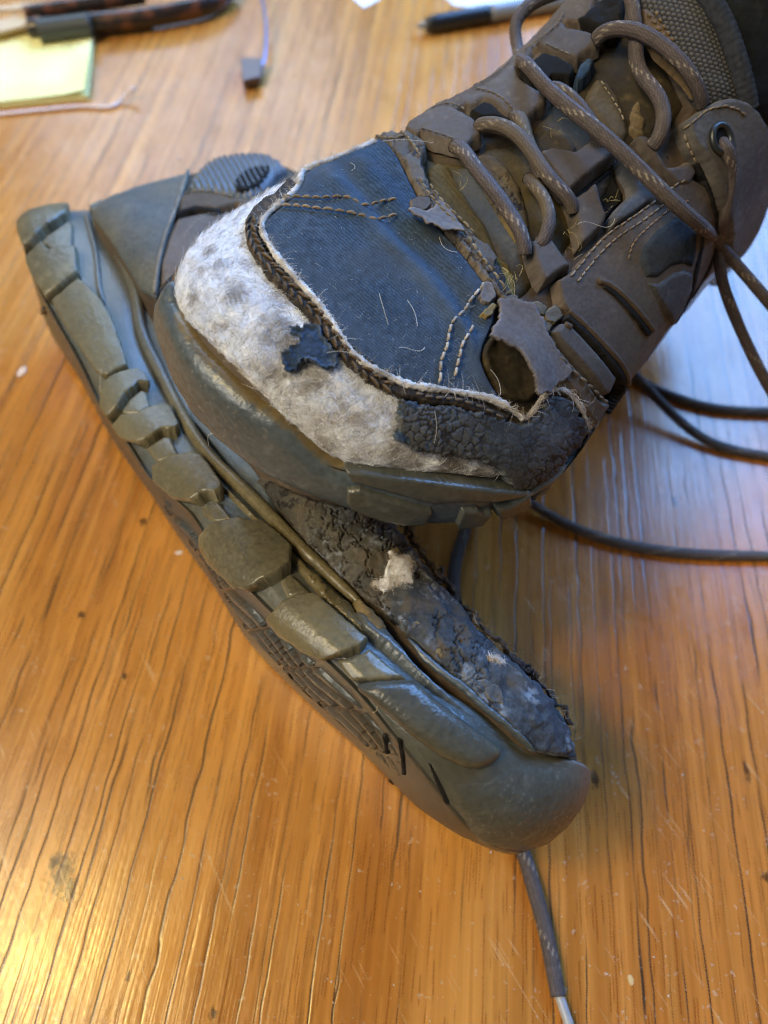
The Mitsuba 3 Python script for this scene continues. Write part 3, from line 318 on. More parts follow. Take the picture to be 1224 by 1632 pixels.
SOLE_NET = net(17, 56, '''
-1539 2528 443 -1539 2527 446 -1538 2526 448 -1537 2524 450 -1536 2522 451 -1506 2461 450 -1442 2341 448 -1371 2222 447 -1291 2104 448 -1212 1985 450 -1135 1867 452 -1055 1752 453 -970 1641 454 -891 1528 453 -814 1414
452 -733 1307 453 -650 1203 454 -573 1095 453 -497 987 450 -411 883 449 -311 787 450 -204 693 452 -98 597 455 2 500 456 17 487 455 19 485 453 20 484 451 22 484 449 22 483 446 23 484 444 22 485 441 21 486 439 20 488 438
20 488 437 -55 560 436 -158 657 433 -266 751 431 -372 847 430 -466 950 431 -548 1060 434 -626 1172 438 -710 1281 439 -795 1390 438 -874 1503 440 -952 1618 442 -1036 1730 441 -1118 1843 440 -1194 1960 437 -1272 2077 435
-1351 2194 433 -1425 2312 433 -1491 2431 434 -1537 2521 436 -1538 2523 437 -1539 2525 438 -1539 2527 441 -1607 2664 428 -1596 2663 485 -1576 2640 533 -1554 2599 562 -1531 2550 574 -1494 2463 574 -1436 2341 571 -1370 2221
568 -1291 2104 567 -1211 1986 567 -1137 1866 565 -1060 1749 565 -975 1638 569 -895 1525 575 -822 1409 582 -742 1301 596 -656 1200 616 -579 1093 630 -508 982 641 -424 876 653 -324 779 666 -218 683 675 -116 584 677 -16 483
667 33 438 645 71 408 613 104 386 572 130 374 527 147 371 477 150 379 425 139 397 376 116 424 335 84 458 305 48 494 288 -34 576 280 -138 672 274 -247 764 272 -354 860 274 -454 959 279 -541 1063 288 -618 1176 302 -698
1288 314 -785 1396 321 -867 1507 325 -946 1621 326 -1027 1734 322 -1109 1847 314 -1187 1963 303 -1264 2080 293 -1339 2198 283 -1414 2316 278 -1489 2433 275 -1552 2532 279 -1579 2577 294 -1598 2617 325 -1608 2647 372
-1671 2789 413 -1649 2789 522 -1612 2750 615 -1569 2676 670 -1529 2581 690 -1483 2467 691 -1424 2345 687 -1357 2226 683 -1281 2108 679 -1203 1989 676 -1132 1868 671 -1060 1749 669 -976 1638 676 -895 1524 688 -820 1409
705 -733 1305 735 -643 1208 770 -570 1099 799 -498 988 824 -409 885 851 -311 785 873 -208 689 888 -108 590 891 -10 488 874 67 411 831 135 345 764 198 303 684 252 291 602 285 295 512 288 308 414 261 334 320 210 377 242
144 434 185 72 501 151 -19 591 136 -121 687 128 -230 779 126 -336 874 132 -439 970 142 -533 1069 155 -612 1180 176 -690 1293 198 -777 1401 212 -861 1510 219 -940 1624 219 -1020 1738 212 -1102 1851 198 -1182 1965 179
-1261 2080 160 -1335 2198 143 -1408 2316 132 -1483 2434 128 -1558 2542 135 -1615 2625 162 -1657 2699 221 -1675 2757 308 -1706 2849 405 -1681 2848 538 -1634 2801 653 -1580 2714 723 -1532 2596 747 -1480 2469 747 -1418 2347
743 -1349 2229 739 -1274 2110 734 -1198 1991 729 -1128 1870 723 -1058 1750 721 -974 1638 728 -893 1525 744 -815 1411 766 -724 1311 804 -633 1214 847 -562 1104 882 -487 995 915 -396 892 948 -301 790 974 -199 694 993 -99
596 998 -1 497 978 90 406 926 173 322 841 256 272 741 326 262 641 364 270 531 364 282 410 328 310 293 260 357 197 173 423 126 81 503 84 -14 597 65 -116 693 56 -223 785 55 -328 880 63 -431 975 75 -528 1073 91 -610 1181
115 -687 1294 141 -773 1403 159 -859 1512 168 -938 1625 168 -1018 1739 158 -1099 1852 141 -1181 1965 119 -1261 2080 95 -1336 2197 75 -1407 2316 61 -1480 2434 57 -1560 2548 65 -1632 2649 98 -1686 2739 170 -1709 2810 277
-1718 2871 402 -1692 2869 543 -1642 2819 665 -1584 2727 741 -1532 2603 768 -1479 2471 767 -1415 2349 763 -1345 2231 759 -1270 2112 753 -1195 1993 748 -1126 1871 741 -1056 1751 739 -973 1639 747 -891 1526 764 -813 1413
788 -719 1314 828 -629 1217 874 -559 1106 911 -482 998 947 -392 894 982 -298 792 1010 -196 697 1031 -95 599 1035 2 500 1014 99 406 960 188 316 869 279 263 762 355 255 656 395 264 538 394 275 408 353 302 283 279 351 180
183 419 105 85 503 60 -12 598 39 -113 695 30 -220 788 30 -325 883 39 -428 978 51 -526 1074 68 -608 1182 93 -685 1295 121 -771 1404 140 -857 1513 150 -937 1626 149 -1016 1740 139 -1098 1853 121 -1180 1966 97 -1260 2080 72
-1335 2197 51 -1405 2316 36 -1478 2436 32 -1559 2551 41 -1637 2658 75 -1694 2754 152 -1720 2829 266 -1711 2886 401 -1686 2883 544 -1636 2831 668 -1576 2739 746 -1523 2613 774 -1469 2480 774 -1404 2358 770 -1333 2240 765
-1258 2121 760 -1184 2001 754 -1116 1878 747 -1047 1757 745 -965 1645 753 -882 1532 770 -804 1419 796 -710 1320 837 -620 1223 883 -551 1112 921 -474 1004 958 -384 900 993 -290 797 1022 -188 702 1043 -88 604 1047 9 505
1026 109 410 971 200 320 878 296 266 769 375 260 662 415 269 541 412 278 407 370 305 280 293 355 175 194 423 98 93 508 52 -5 604 31 -106 701 22 -213 793 22 -318 888 31 -421 983 43 -518 1080 61 -600 1188 86 -678 1301 114
-763 1410 134 -849 1519 144 -929 1632 143 -1008 1746 133 -1089 1859 114 -1171 1973 90 -1249 2088 65 -1322 2206 43 -1393 2325 28 -1465 2445 23 -1546 2561 32 -1626 2670 68 -1685 2768 146 -1712 2844 262 -1694 2918 398 -1670
2912 546 -1619 2856 676 -1558 2761 759 -1503 2636 790 -1446 2501 790 -1378 2378 786 -1304 2261 782 -1231 2140 777 -1160 2017 771 -1094 1893 764 -1028 1772 761 -947 1660 769 -865 1548 787 -786 1436 812 -693 1338 853 -604
1240 899 -535 1129 937 -459 1020 974 -369 915 1009 -277 811 1038 -174 714 1059 -73 614 1063 27 513 1041 131 418 986 229 326 889 333 276 780 418 273 671 454 280 545 449 286 404 405 313 272 323 363 164 217 432 85 112 518
37 11 615 23 -91 712 19 -198 805 16 -303 901 16 -405 997 28 -503 1095 45 -585 1203 71 -662 1316 98 -747 1424 118 -832 1532 128 -910 1644 127 -989 1758 117 -1068 1872 98 -1148 1986 74 -1224 2104 49 -1294 2224 27 -1364
2345 12 -1437 2465 7 -1519 2583 17 -1601 2696 53 -1663 2798 134 -1693 2876 255 -1659 2958 394 -1638 2949 546 -1589 2887 679 -1526 2791 766 -1469 2668 800 -1410 2535 802 -1338 2411 798 -1260 2294 794 -1188 2171 789 -1122
2043 783 -1060 1917 776 -996 1794 774 -918 1682 782 -836 1572 799 -756 1461 826 -665 1362 866 -578 1263 911 -509 1152 949 -433 1042 986 -346 936 1021 -253 830 1049 -151 732 1070 -50 630 1074 53 528 1052 162 433 996 267
343 898 381 298 790 470 300 680 501 302 549 493 304 401 448 329 265 360 380 155 249 450 74 139 535 27 37 632 22 -66 730 19 -174 824 16 -280 920 15 -381 1018 17 -477 1116 34 -559 1224 59 -636 1337 87 -720 1446 107 -804
1553 116 -882 1665 115 -959 1778 105 -1036 1893 86 -1113 2010 62 -1183 2131 37 -1248 2256 15 -1318 2377 0 -1392 2499 0 -1474 2618 5 -1557 2734 42 -1621 2838 125 -1654 2917 248 -1612 2995 392 -1595 2982 543 -1549 2916 674
-1487 2819 762 -1428 2701 799 -1366 2572 804 -1291 2450 800 -1210 2332 797 -1141 2206 792 -1081 2073 786 -1021 1945 779 -961 1820 776 -885 1706 784 -802 1597 802 -721 1488 829 -633 1387 868 -548 1286 913 -479 1175 951
-403 1065 988 -317 957 1023 -226 851 1051 -124 752 1071 -24 648 1074 79 547 1053 192 454 997 304 367 901 426 330 795 516 335 686 542 332 551 531 329 399 484 352 262 394 402 152 281 471 72 168 556 26 65 653 22 -38 750 19
-146 844 16 -252 940 14 -352 1039 15 -447 1138 32 -529 1247 57 -605 1360 85 -689 1469 105 -772 1577 114 -850 1688 113 -926 1802 103 -1000 1919 84 -1073 2039 60 -1137 2165 36 -1194 2294 14 -1264 2416 0 -1338 2537 0 -1420
2657 3 -1503 2774 41 -1568 2878 124 -1603 2957 247 -1560 3026 391 -1546 3011 538 -1504 2943 665 -1445 2846 750 -1384 2733 790 -1320 2608 797 -1243 2487 794 -1160 2371 791 -1095 2241 786 -1041 2104 780 -983 1973 773 -925
1845 770 -852 1730 778 -768 1621 797 -686 1512 825 -600 1409 863 -518 1306 906 -448 1195 945 -372 1085 983 -288 976 1017 -197 870 1045 -97 771 1064 1 667 1066 104 567 1045 219 477 991 335 395 897 463 366 796 552 372 688
574 366 552 561 357 400 511 377 263 421 426 154 308 494 76 195 577 28 92 673 21 -10 771 19 -118 864 15 -224 960 14 -323 1059 20 -417 1159 38 -498 1269 63 -574 1382 90 -657 1491 110 -740 1600 120 -818 1712 119 -893 1827
108 -965 1946 90 -1034 2069 66 -1090 2200 42 -1141 2334 21 -1210 2455 6 -1285 2576 1 -1366 2696 10 -1446 2811 47 -1510 2914 129 -1548 2990 249 -1504 3053 392 -1494 3038 533 -1455 2970 654 -1398 2873 735 -1337 2763 774
-1270 2644 784 -1192 2525 782 -1110 2409 779 -1049 2277 775 -1001 2134 768 -946 2000 761 -890 1870 758 -818 1753 766 -733 1645 786 -650 1536 815 -567 1430 852 -488 1324 894 -417 1213 933 -341 1103 971 -258 994 1005 -168
889 1033 -70 789 1051 25 685 1053 127 587 1032 243 501 980 363 426 890 493 404 794 578 410 688 599 400 553 584 388 402 532 404 267 444 450 161 333 517 86 220 599 39 118 693 21 17 790 18 -90 884 15 -196 979 17 -294 1078
32 -386 1179 50 -467 1289 75 -543 1403 102 -626 1513 122 -709 1622 132 -787 1736 130 -861 1852 120 -930 1974 101 -994 2100 78 -1043 2236 55 -1088 2374 34 -1157 2495 18 -1231 2615 13 -1310 2733 22 -1388 2847 59 -1450 2947
138 -1489 3019 254 -1443 3075 394 -1435 3061 527 -1400 2995 640 -1347 2901 714 -1285 2794 752 -1218 2680 762 -1140 2564 762 -1058 2448 759 -1002 2313 755 -962 2165 748 -909 2028 741 -855 1895 738 -784 1776 746 -697 1667
768 -613 1557 796 -534 1448 832 -457 1339 873 -385 1229 913 -309 1120 951 -228 1010 985 -139 906 1012 -44 806 1030 49 704 1031 149 610 1011 263 527 961 384 460 878 513 444 788 594 447 684 614 436 551 597 422 406 545 434
276 460 477 174 353 542 102 244 620 57 144 714 36 43 810 28 -63 902 28 -168 996 36 -265 1095 50 -355 1198 69 -435 1308 94 -511 1422 121 -594 1534 142 -677 1645 152 -756 1760 150 -830 1878 139 -896 2003 121 -955 2132 98
-996 2274 75 -1035 2416 54 -1104 2536 39 -1177 2653 33 -1254 2770 42 -1327 2880 78 -1387 2975 153 -1426 3043 263 -1399 3086 396 -1394 3073 522 -1361 3012 628 -1310 2921 698 -1249 2816 734 -1181 2704 745 -1104 2589 745
-1023 2474 743 -971 2337 738 -936 2186 731 -885 2047 724 -832 1912 721 -761 1791 729 -674 1681 751 -589 1571 781 -511 1459 816 -436 1349 856 -363 1238 897 -287 1129 935 -207 1020 968 -118 917 995 -25 818 1012 65 717 1013
164 625 994 276 546 946 396 484 867 521 471 780 599 472 679 618 460 549 600 445 410 549 455 284 468 496 185 365 558 116 258 635 73 160 727 52 61 822 44 -45 914 44 -150 1007 52 -246 1106 67 -335 1209 86 -413 1320 111 -489
1435 138 -572 1547 158 -656 1660 168 -736 1776 167 -809 1896 156 -873 2022 137 -929 2154 115 -964 2300 92 -1000 2444 72 -1069 2563 56 -1142 2679 50 -1216 2794 59 -1286 2900 94 -1344 2991 166 -1382 3056 271 -1372 3082 398
-1367 3071 516 -1337 3014 615 -1289 2928 679 -1230 2825 713 -1163 2716 724 -1086 2602 725 -1006 2487 723 -956 2350 718 -923 2197 711 -873 2056 704 -821 1920 701 -749 1797 710 -661 1687 732 -576 1575 761 -499 1461 796
-424 1350 837 -352 1240 877 -275 1131 915 -195 1023 948 -107 920 975 -16 822 992 72 723 992 168 634 974 277 558 928 393 500 853 512 486 769 587 486 670 606 473 546 589 460 414 541 470 294 463 509 199 366 569 132 263 644
91 167 734 71 69 828 63 -36 919 63 -141 1011 71 -236 1110 86 -324 1213 105 -402 1324 130 -478 1439 157 -561 1553 178 -646 1667 188 -726 1784 186 -800 1905 175 -863 2034 157 -917 2167 135 -949 2315 112 -984 2459 92 -1052
2577 76 -1124 2692 70 -1197 2804 79 -1264 2907 112 -1318 2992 180 -1355 3054 280 -1374 3086 398 -1368 3073 521 -1337 3013 626 -1287 2924 693 -1229 2825 727 -1163 2717 737 -1085 2601 737 -1005 2486 736 -955 2347 732 -922
2195 725 -872 2055 719 -820 1921 716 -751 1801 724 -665 1693 744 -581 1584 770 -505 1472 801 -432 1361 837 -359 1251 873 -283 1141 907 -203 1032 937 -114 927 961 -20 825 976 74 721 976 178 627 959 287 551 914 403 497 841
519 486 762 590 486 666 608 473 544 591 459 410 543 470 290 465 509 195 368 568 129 268 640 89 170 731 70 69 828 62 -38 921 62 -144 1014 69 -240 1115 82 -328 1219 100 -406 1331 123 -482 1446 147 -564 1557 165 -646 1668
174 -725 1782 173 -797 1901 163 -860 2028 146 -914 2160 126 -948 2307 106 -981 2454 87 -1050 2574 73 -1124 2692 68 -1199 2807 76 -1264 2908 108 -1319 2994 177 -1357 3057 278 -1313 2980 412 -1310 2972 494 -1290 2933 565
-1257 2874 609 -1218 2806 631 -1163 2715 638 -1086 2600 639 -1007 2484 639 -958 2346 637 -926 2193 633 -876 2053 628 -823 1920 626 -753 1799 631 -669 1691 645 -585 1582 663 -511 1469 683 -440 1356 705 -370 1244 728 -296
1134 749 -216 1025 769 -123 923 785 -26 822 794 71 719 794 177 623 782 255 568 753 328 534 707 391 518 651 436 510 585 456 504 508 451 503 423 422 517 345 375 546 280 315 588 235 252 638 209 163 723 196 61 820 190 -48
911 188 -154 1005 193 -250 1107 201 -334 1215 214 -409 1329 231 -485 1444 248 -566 1556 260 -649 1667 266 -728 1781 265 -800 1900 258 -862 2027 247 -915 2160 234 -949 2308 220 -984 2454 207 -1054 2573 197 -1129 2690 193
-1197 2795 198 -1240 2862 219 -1276 2919 265 -1301 2961 332 -1198 2778 441 -1198 2778 444 -1197 2777 446 -1196 2775 448 -1195 2773 448 -1159 2715 449 -1084 2599 451 -1006 2483 453 -959 2344 454 -929 2191 454 -878 2052
454 -822 1921 454 -751 1801 454 -670 1689 456 -589 1580 458 -511 1469 458 -439 1357 457 -369 1244 454 -296 1133 452 -213 1027 451 -114 930 452 -8 836 454 97 740 456 199 645 457 214 632 456 216 630 455 218 629 453 219 629
451 220 628 448 220 629 445 219 630 443 218 631 441 217 633 439 217 632 438 140 702 437 37 800 435 -71 894 433 -176 990 432 -267 1095 433 -345 1208 436 -418 1324 440 -492 1441 443 -570 1554 445 -652 1666 444 -734 1778
442 -808 1896 441 -867 2024 441 -918 2159 441 -953 2308 440 -990 2453 439 -1064 2571 437 -1140 2685 435 -1194 2772 434 -1195 2774 435 -1197 2776 436 -1197 2778 438''')
UPPER_NET = net(30, 28, '''
577 434 470 575 433 482 572 431 492 567 428 499 561 424 506 553 419 510 545 413 513 534 405 514 525 398 513 520 395 511 517 392 508 515 391 503 514 389 496 513 389 487 514 389 470 516 389 453 517 390 444 519 391 438 522
393 433 526 396 429 531 399 427 540 406 427 551 414 428 559 420 430 566 425 435 571 429 441 575 432 449 577 434 458 609 471 470 605 469 509 597 465 538 587 458 562 574 449 582 559 437 596 541 424 605 519 406 608 501 392
606 492 385 600 485 380 589 481 376 573 478 373 552 478 372 525 480 372 470 484 373 416 488 375 388 493 378 368 499 382 352 507 388 341 517 395 335 535 409 333 559 427 336 576 441 345 590 452 359 600 460 378 607 467 403
611 470 432 625 510 471 618 507 532 607 500 580 593 490 619 576 477 651 555 461 675 531 441 689 500 415 694 476 394 690 463 383 680 454 375 662 448 369 637 444 365 603 443 363 558 446 363 470 452 364 383 458 368 338 464
372 305 473 378 280 483 387 262 497 398 252 523 419 248 555 445 253 580 465 268 599 482 291 614 495 322 623 504 362 627 509 409 622 550 471 612 546 554 600 537 617 584 524 671 564 508 713 541 487 745 514 461 764 478 428
771 449 402 767 434 388 752 423 377 728 415 369 695 410 364 649 408 360 589 413 360 471 420 363 353 426 367 293 434 372 248 443 381 214 455 391 191 471 405 177 502 432 172 540 467 179 569 493 198 593 514 230 610 531 272
622 542 325 626 549 388 602 602 471 590 597 573 576 586 651 559 570 716 539 549 769 515 524 808 486 493 831 448 453 840 417 420 834 401 403 817 389 390 788 379 380 746 373 373 690 371 369 616 375 369 471 384 372 326 390
377 252 398 384 197 409 394 156 422 407 127 439 424 110 472 458 105 514 500 113 546 532 137 572 559 175 592 580 227 604 594 292 608 602 370 569 659 471 555 651 587 540 638 676 523 620 751 504 597 812 480 568 856 452 534
884 413 488 894 382 452 888 365 433 868 353 418 834 343 407 786 336 399 723 333 395 637 339 395 471 348 399 305 355 405 220 363 413 157 373 424 109 386 439 76 404 458 56 438 496 50 482 545 60 515 581 88 542 612 132 563
635 192 575 652 267 577 660 356 521 727 470 503 716 597 487 700 695 470 680 777 450 654 844 428 624 894 400 588 925 363 541 937 332 502 930 315 482 909 302 467 872 292 456 819 285 448 748 283 444 654 290 446 470 302 451
288 309 458 194 317 466 124 327 478 71 341 494 34 359 515 13 394 556 6 439 608 17 473 648 48 502 681 97 522 707 164 534 724 246 534 730 344 459 808 468 435 791 602 417 772 705 399 749 793 380 722 865 358 690 919 331 653
953 295 603 966 265 563 960 248 542 937 235 526 897 225 515 841 218 507 766 217 504 665 227 509 469 242 517 274 251 525 174 259 534 99 270 547 42 284 564 3 302 587 -21 339 631 -27 386 688 -15 423 732 19 453 768 72 475
796 144 485 813 232 480 817 335 380 913 465 347 889 603 326 866 712 307 841 805 288 812 881 266 778 939 239 738 975 202 685 990 171 643 984 154 621 960 141 604 918 131 592 858 124 584 778 124 583 672 138 592 467 159 606
262 171 615 157 181 626 77 192 640 17 207 658 -25 226 683 -50 266 732 -56 318 794 -42 360 843 -6 395 884 52 419 915 129 427 932 222 414 932 328 295 1029 463 257 1001 603 235 977 714 216 950 810 195 918 888 171 882 946
141 839 983 102 783 998 70 738 991 53 715 967 39 698 924 28 685 863 22 677 781 22 677 673 40 690 465 68 708 258 82 720 150 94 732 69 106 747 8 121 766 -35 142 792 -60 186 844 -67 242 911 -52 288 964 -13 327 1009 47 354
1042 126 361 1059 221 341 1055 328 210 1149 464 171 1120 604 150 1097 716 131 1070 811 108 1037 889 81 999 947 48 953 983 5 894 996 -29 848 990 -48 824 965 -62 806 922 -73 793 861 -79 786 780 -79 785 672 -60 799 464 -29
820 258 -13 833 151 0 846 70 13 861 9 29 880 -34 51 907 -59 97 961 -65 156 1029 -50 203 1083 -11 244 1129 49 271 1163 129 278 1180 223 258 1175 329 126 1273 466 92 1248 608 70 1226 720 49 1199 816 24 1166 893 -5 1127 950
-41 1080 986 -88 1021 999 -125 973 991 -145 949 966 -160 931 923 -171 919 862 -177 911 781 -178 910 673 -159 923 465 -130 943 258 -114 956 151 -101 968 70 -88 983 9 -72 1002 -34 -49 1029 -60 -3 1081 -66 56 1148 -51 103
1201 -14 143 1245 46 171 1278 125 180 1296 220 166 1295 328 57 1409 470 29 1389 610 6 1367 720 -19 1339 813 -47 1306 888 -81 1266 943 -120 1220 977 -172 1160 989 -213 1112 982 -234 1088 957 -250 1070 915 -262 1058 856
-269 1050 776 -269 1048 670 -254 1059 466 -229 1075 263 -216 1086 158 -203 1098 78 -190 1113 18 -172 1132 -24 -149 1158 -48 -101 1209 -55 -41 1274 -42 6 1324 -6 45 1366 51 74 1398 128 88 1417 221 83 1422 330 10 1558 473
-12 1543 608 -35 1522 711 -64 1495 799 -99 1461 869 -139 1420 920 -187 1372 952 -248 1311 963 -296 1263 956 -321 1238 933 -339 1220 893 -353 1208 837 -361 1200 762 -363 1197 662 -352 1204 469 -335 1215 275 -324 1224 174
-311 1235 99 -296 1249 43 -276 1269 3 -249 1294 -20 -196 1345 -27 -129 1410 -15 -78 1459 18 -36 1500 72 -3 1532 144 17 1553 233 22 1562 337 -24 1699 473 -40 1689 604 -64 1671 704 -96 1645 788 -137 1613 855 -187 1574 905
-244 1528 935 -319 1469 946 -378 1422 938 -408 1398 916 -430 1381 879 -446 1368 825 -457 1360 753 -461 1356 657 -455 1360 470 -445 1366 283 -436 1373 186 -422 1383 114 -405 1397 60 -381 1415 23 -349 1440 0 -287 1488 -7
-208 1550 5 -149 1596 36 -99 1636 87 -60 1666 155 -33 1688 241 -20 1700 342 -33 1845 473 -46 1838 600 -71 1823 697 -109 1800 778 -158 1770 843 -218 1734 890 -290 1691 920 -383 1636 930 -456 1592 923 -494 1569 901 -522
1553 865 -542 1541 813 -556 1532 744 -563 1528 652 -563 1528 471 -557 1532 290 -547 1537 197 -531 1546 127 -510 1559 76 -481 1576 39 -442 1600 18 -366 1645 11 -271 1702 22 -198 1745 51 -138 1782 100 -89 1811 166 -55 1831
248 -36 1843 345 -39 1980 472 -50 1974 595 -78 1962 689 -121 1942 767 -179 1916 830 -250 1884 876 -335 1846 905 -447 1796 914 -535 1756 908 -580 1736 887 -614 1721 852 -639 1710 802 -656 1702 735 -666 1698 646 -668 1697
471 -664 1699 296 -653 1704 206 -635 1711 139 -609 1723 89 -575 1738 54 -529 1759 34 -439 1799 27 -326 1850 37 -240 1889 65 -168 1921 112 -111 1947 175 -70 1966 254 -45 1977 348 -42 2105 471 -53 2101 590 -83 2091 681
-132 2075 757 -198 2053 818 -280 2026 863 -379 1994 890 -508 1952 900 -610 1919 894 -663 1902 874 -702 1889 840 -731 1880 792 -751 1873 727 -763 1869 641 -766 1867 471 -762 1868 302 -749 1872 215 -729 1878 151 -699 1888
102 -660 1901 68 -607 1918 48 -505 1952 42 -375 1995 51 -276 2028 78 -194 2055 123 -128 2077 184 -80 2093 260 -51 2103 352 -34 2217 470 -46 2214 586 -81 2207 674 -137 2195 748 -213 2179 808 -308 2160 851 -423 2137 878
-573 2107 888 -692 2084 883 -754 2072 864 -799 2063 832 -833 2056 785 -857 2052 723 -871 2048 639 -875 2046 474 -869 2044 308 -854 2046 224 -830 2051 161 -796 2058 114 -750 2067 81 -690 2079 61 -570 2105 54 -421 2136 63
-306 2160 90 -211 2180 133 -135 2197 192 -79 2208 266 -45 2215 354 -16 2315 469 -29 2313 582 -69 2309 668 -135 2303 740 -224 2296 798 -337 2287 841 -472 2278 868 -649 2267 880 -791 2260 877 -864 2257 860 -918 2255 829
-959 2253 784 -987 2251 724 -1003 2249 641 -1006 2243 478 -998 2239 315 -980 2238 232 -951 2238 170 -911 2241 124 -857 2245 91 -786 2250 72 -646 2262 65 -470 2277 73 -336 2288 99 -224 2298 141 -134 2306 198 -69 2311 270
-29 2314 356 10 2403 468 -5 2402 578 -51 2402 662 -126 2402 732 -229 2402 789 -358 2405 831 -514 2409 858 -720 2419 872 -886 2431 873 -971 2438 858 -1035 2444 829 -1082 2447 787 -1114 2448 727 -1132 2445 646 -1133 2436
484 -1122 2427 323 -1101 2423 240 -1067 2420 179 -1021 2418 133 -959 2416 101 -876 2414 82 -715 2412 75 -513 2410 82 -358 2408 107 -230 2407 147 -127 2406 203 -52 2405 273 -5 2404 358 42 2486 466 25 2485 573 -26 2487 654
-110 2491 722 -225 2498 776 -369 2510 817 -544 2527 845 -776 2557 862 -964 2585 865 -1060 2600 852 -1131 2610 825 -1183 2616 783 -1218 2618 725 -1238 2616 645 -1239 2605 486 -1227 2594 328 -1203 2588 247 -1165 2583 187
-1113 2577 143 -1044 2571 111 -951 2564 93 -771 2550 86 -544 2532 92 -371 2518 116 -227 2507 155 -112 2498 209 -27 2492 277 24 2488 359 78 2560 464 59 2560 568 4 2564 646 -87 2570 711 -212 2582 763 -369 2600 803 -559
2629 831 -813 2673 848 -1018 2712 853 -1122 2731 839 -1198 2743 812 -1254 2751 770 -1292 2754 713 -1314 2753 635 -1317 2745 482 -1305 2737 329 -1280 2731 251 -1240 2724 193 -1183 2717 150 -1108 2707 120 -1007 2695 102
-810 2672 95 -563 2641 101 -373 2616 123 -216 2597 161 -90 2582 214 2 2571 280 58 2564 360 113 2621 463 94 2621 564 37 2626 640 -56 2634 702 -184 2647 751 -346 2670 788 -542 2707 816 -804 2761 833 -1015 2805 836 -1122
2827 822 -1200 2842 795 -1258 2852 754 -1298 2858 698 -1321 2860 623 -1327 2857 475 -1317 2852 327 -1292 2847 252 -1251 2840 196 -1192 2831 154 -1115 2819 125 -1010 2804 108 -807 2772 101 -550 2730 107 -354 2696 127 -191
2669 165 -60 2649 217 35 2635 282 93 2626 361 148 2674 461 129 2674 561 74 2681 635 -17 2692 695 -141 2709 740 -297 2735 773 -487 2780 798 -740 2849 814 -945 2898 812 -1049 2924 797 -1126 2943 770 -1184 2958 731 -1224
2969 677 -1248 2976 605 -1256 2981 463 -1250 2983 322 -1227 2980 250 -1187 2973 196 -1131 2962 156 -1055 2946 128 -954 2925 111 -754 2881 105 -502 2820 109 -310 2774 129 -150 2738 166 -22 2711 218 71 2692 284 128 2680
361 175 2715 460 158 2716 559 106 2725 633 21 2740 691 -96 2759 734 -241 2785 762 -418 2831 782 -655 2914 798 -847 2973 795 -945 3001 778 -1019 3023 750 -1074 3041 711 -1114 3056 659 -1138 3068 589 -1150 3082 453 -1147
3093 317 -1126 3092 247 -1090 3084 195 -1037 3071 155 -965 3053 128 -869 3026 111 -679 2968 103 -440 2892 106 -257 2836 127 -106 2794 165 14 2761 218 103 2738 283 157 2722 360 197 2748 460 182 2751 559 134 2762 632 57
2781 689 -48 2804 729 -179 2833 753 -337 2876 764 -549 2965 775 -723 3048 779 -814 3086 764 -882 3113 736 -934 3135 697 -971 3154 646 -996 3171 578 -1011 3194 447 -1012 3210 315 -994 3210 246 -961 3201 194 -913 3184 154
-847 3159 126 -758 3123 108 -583 3049 98 -364 2958 101 -198 2894 124 -60 2844 163 50 2805 217 130 2776 282 180 2757 360 223 2782 459 209 2785 558 166 2799 631 95 2822 688 1 2850 727 -117 2881 746 -257 2920 749 -445 3001
748 -603 3100 754 -687 3155 746 -751 3196 724 -801 3227 689 -837 3253 640 -862 3274 574 -878 3301 444 -881 3317 312 -865 3315 243 -835 3303 190 -790 3282 150 -730 3251 120 -648 3207 101 -488 3121 90 -289 3020 96 -138
2950 121 -12 2893 162 88 2847 216 161 2813 282 207 2791 359 255 2818 459 242 2822 559 202 2839 633 138 2865 690 51 2897 728 -55 2931 746 -181 2969 743 -350 3036 727 -493 3129 726 -571 3193 720 -632 3246 702 -679 3288 671
-714 3322 626 -739 3349 561 -756 3380 432 -760 3401 302 -746 3399 233 -719 3386 180 -678 3362 139 -622 3328 109 -547 3280 90 -399 3188 81 -216 3081 90 -78 3005 117 38 2942 158 130 2891 213 198 2853 280 240 2829 358 292
2857 460 280 2861 561 243 2880 636 184 2910 695 104 2947 735 6 2985 752 -109 3024 746 -261 3082 720 -391 3160 705 -462 3220 695 -518 3275 676 -562 3323 646 -596 3362 602 -619 3396 539 -638 3437 414 -645 3468 286 -633
3469 218 -609 3457 166 -571 3434 126 -520 3398 96 -450 3349 78 -314 3253 70 -145 3141 82 -17 3059 110 90 2991 153 176 2936 209 239 2894 277 278 2868 357''')

# ---------------------------------------------------------------- the table
GX, GY = 0.106, 0.994                                # grain direction
SPOTS = [(*on_level([(u, v)])[0][:2], a, b) for u, v, a, b in ((130, 980, .0016, .0020), (228, 832, .0020, .0022), (198, 1078, .0012, .0016), (948, 1242, .0016, .0042), (1222, 1398, .002, .002),
    (1010, 868, .0018, .0018), (340, 1616, .0016, .0022), (1075, 800, .0012, .003), (1190, 1228, .0010, .0050), (60, 1500, .0009, .002), (205, 1555, .0009, .0022), (100, 1392, .0045, .0075), (112, 1418, .0030, .0045), (85, 1375, .002, .004))]
def grain(p):
    g, w = p.x * GX + p.y * GY, p.x * GY - p.y * GX
    w = w * (1 + .25 * g) + (mikit.noise(w * 7, g * 2.5) - .5) * .008 + (mikit.noise(w * 30 + 9, g * 9) - .5) * .0013 + (mikit.noise(w * 200, g * 90 + 4) - .5) * .0006
    return g, w
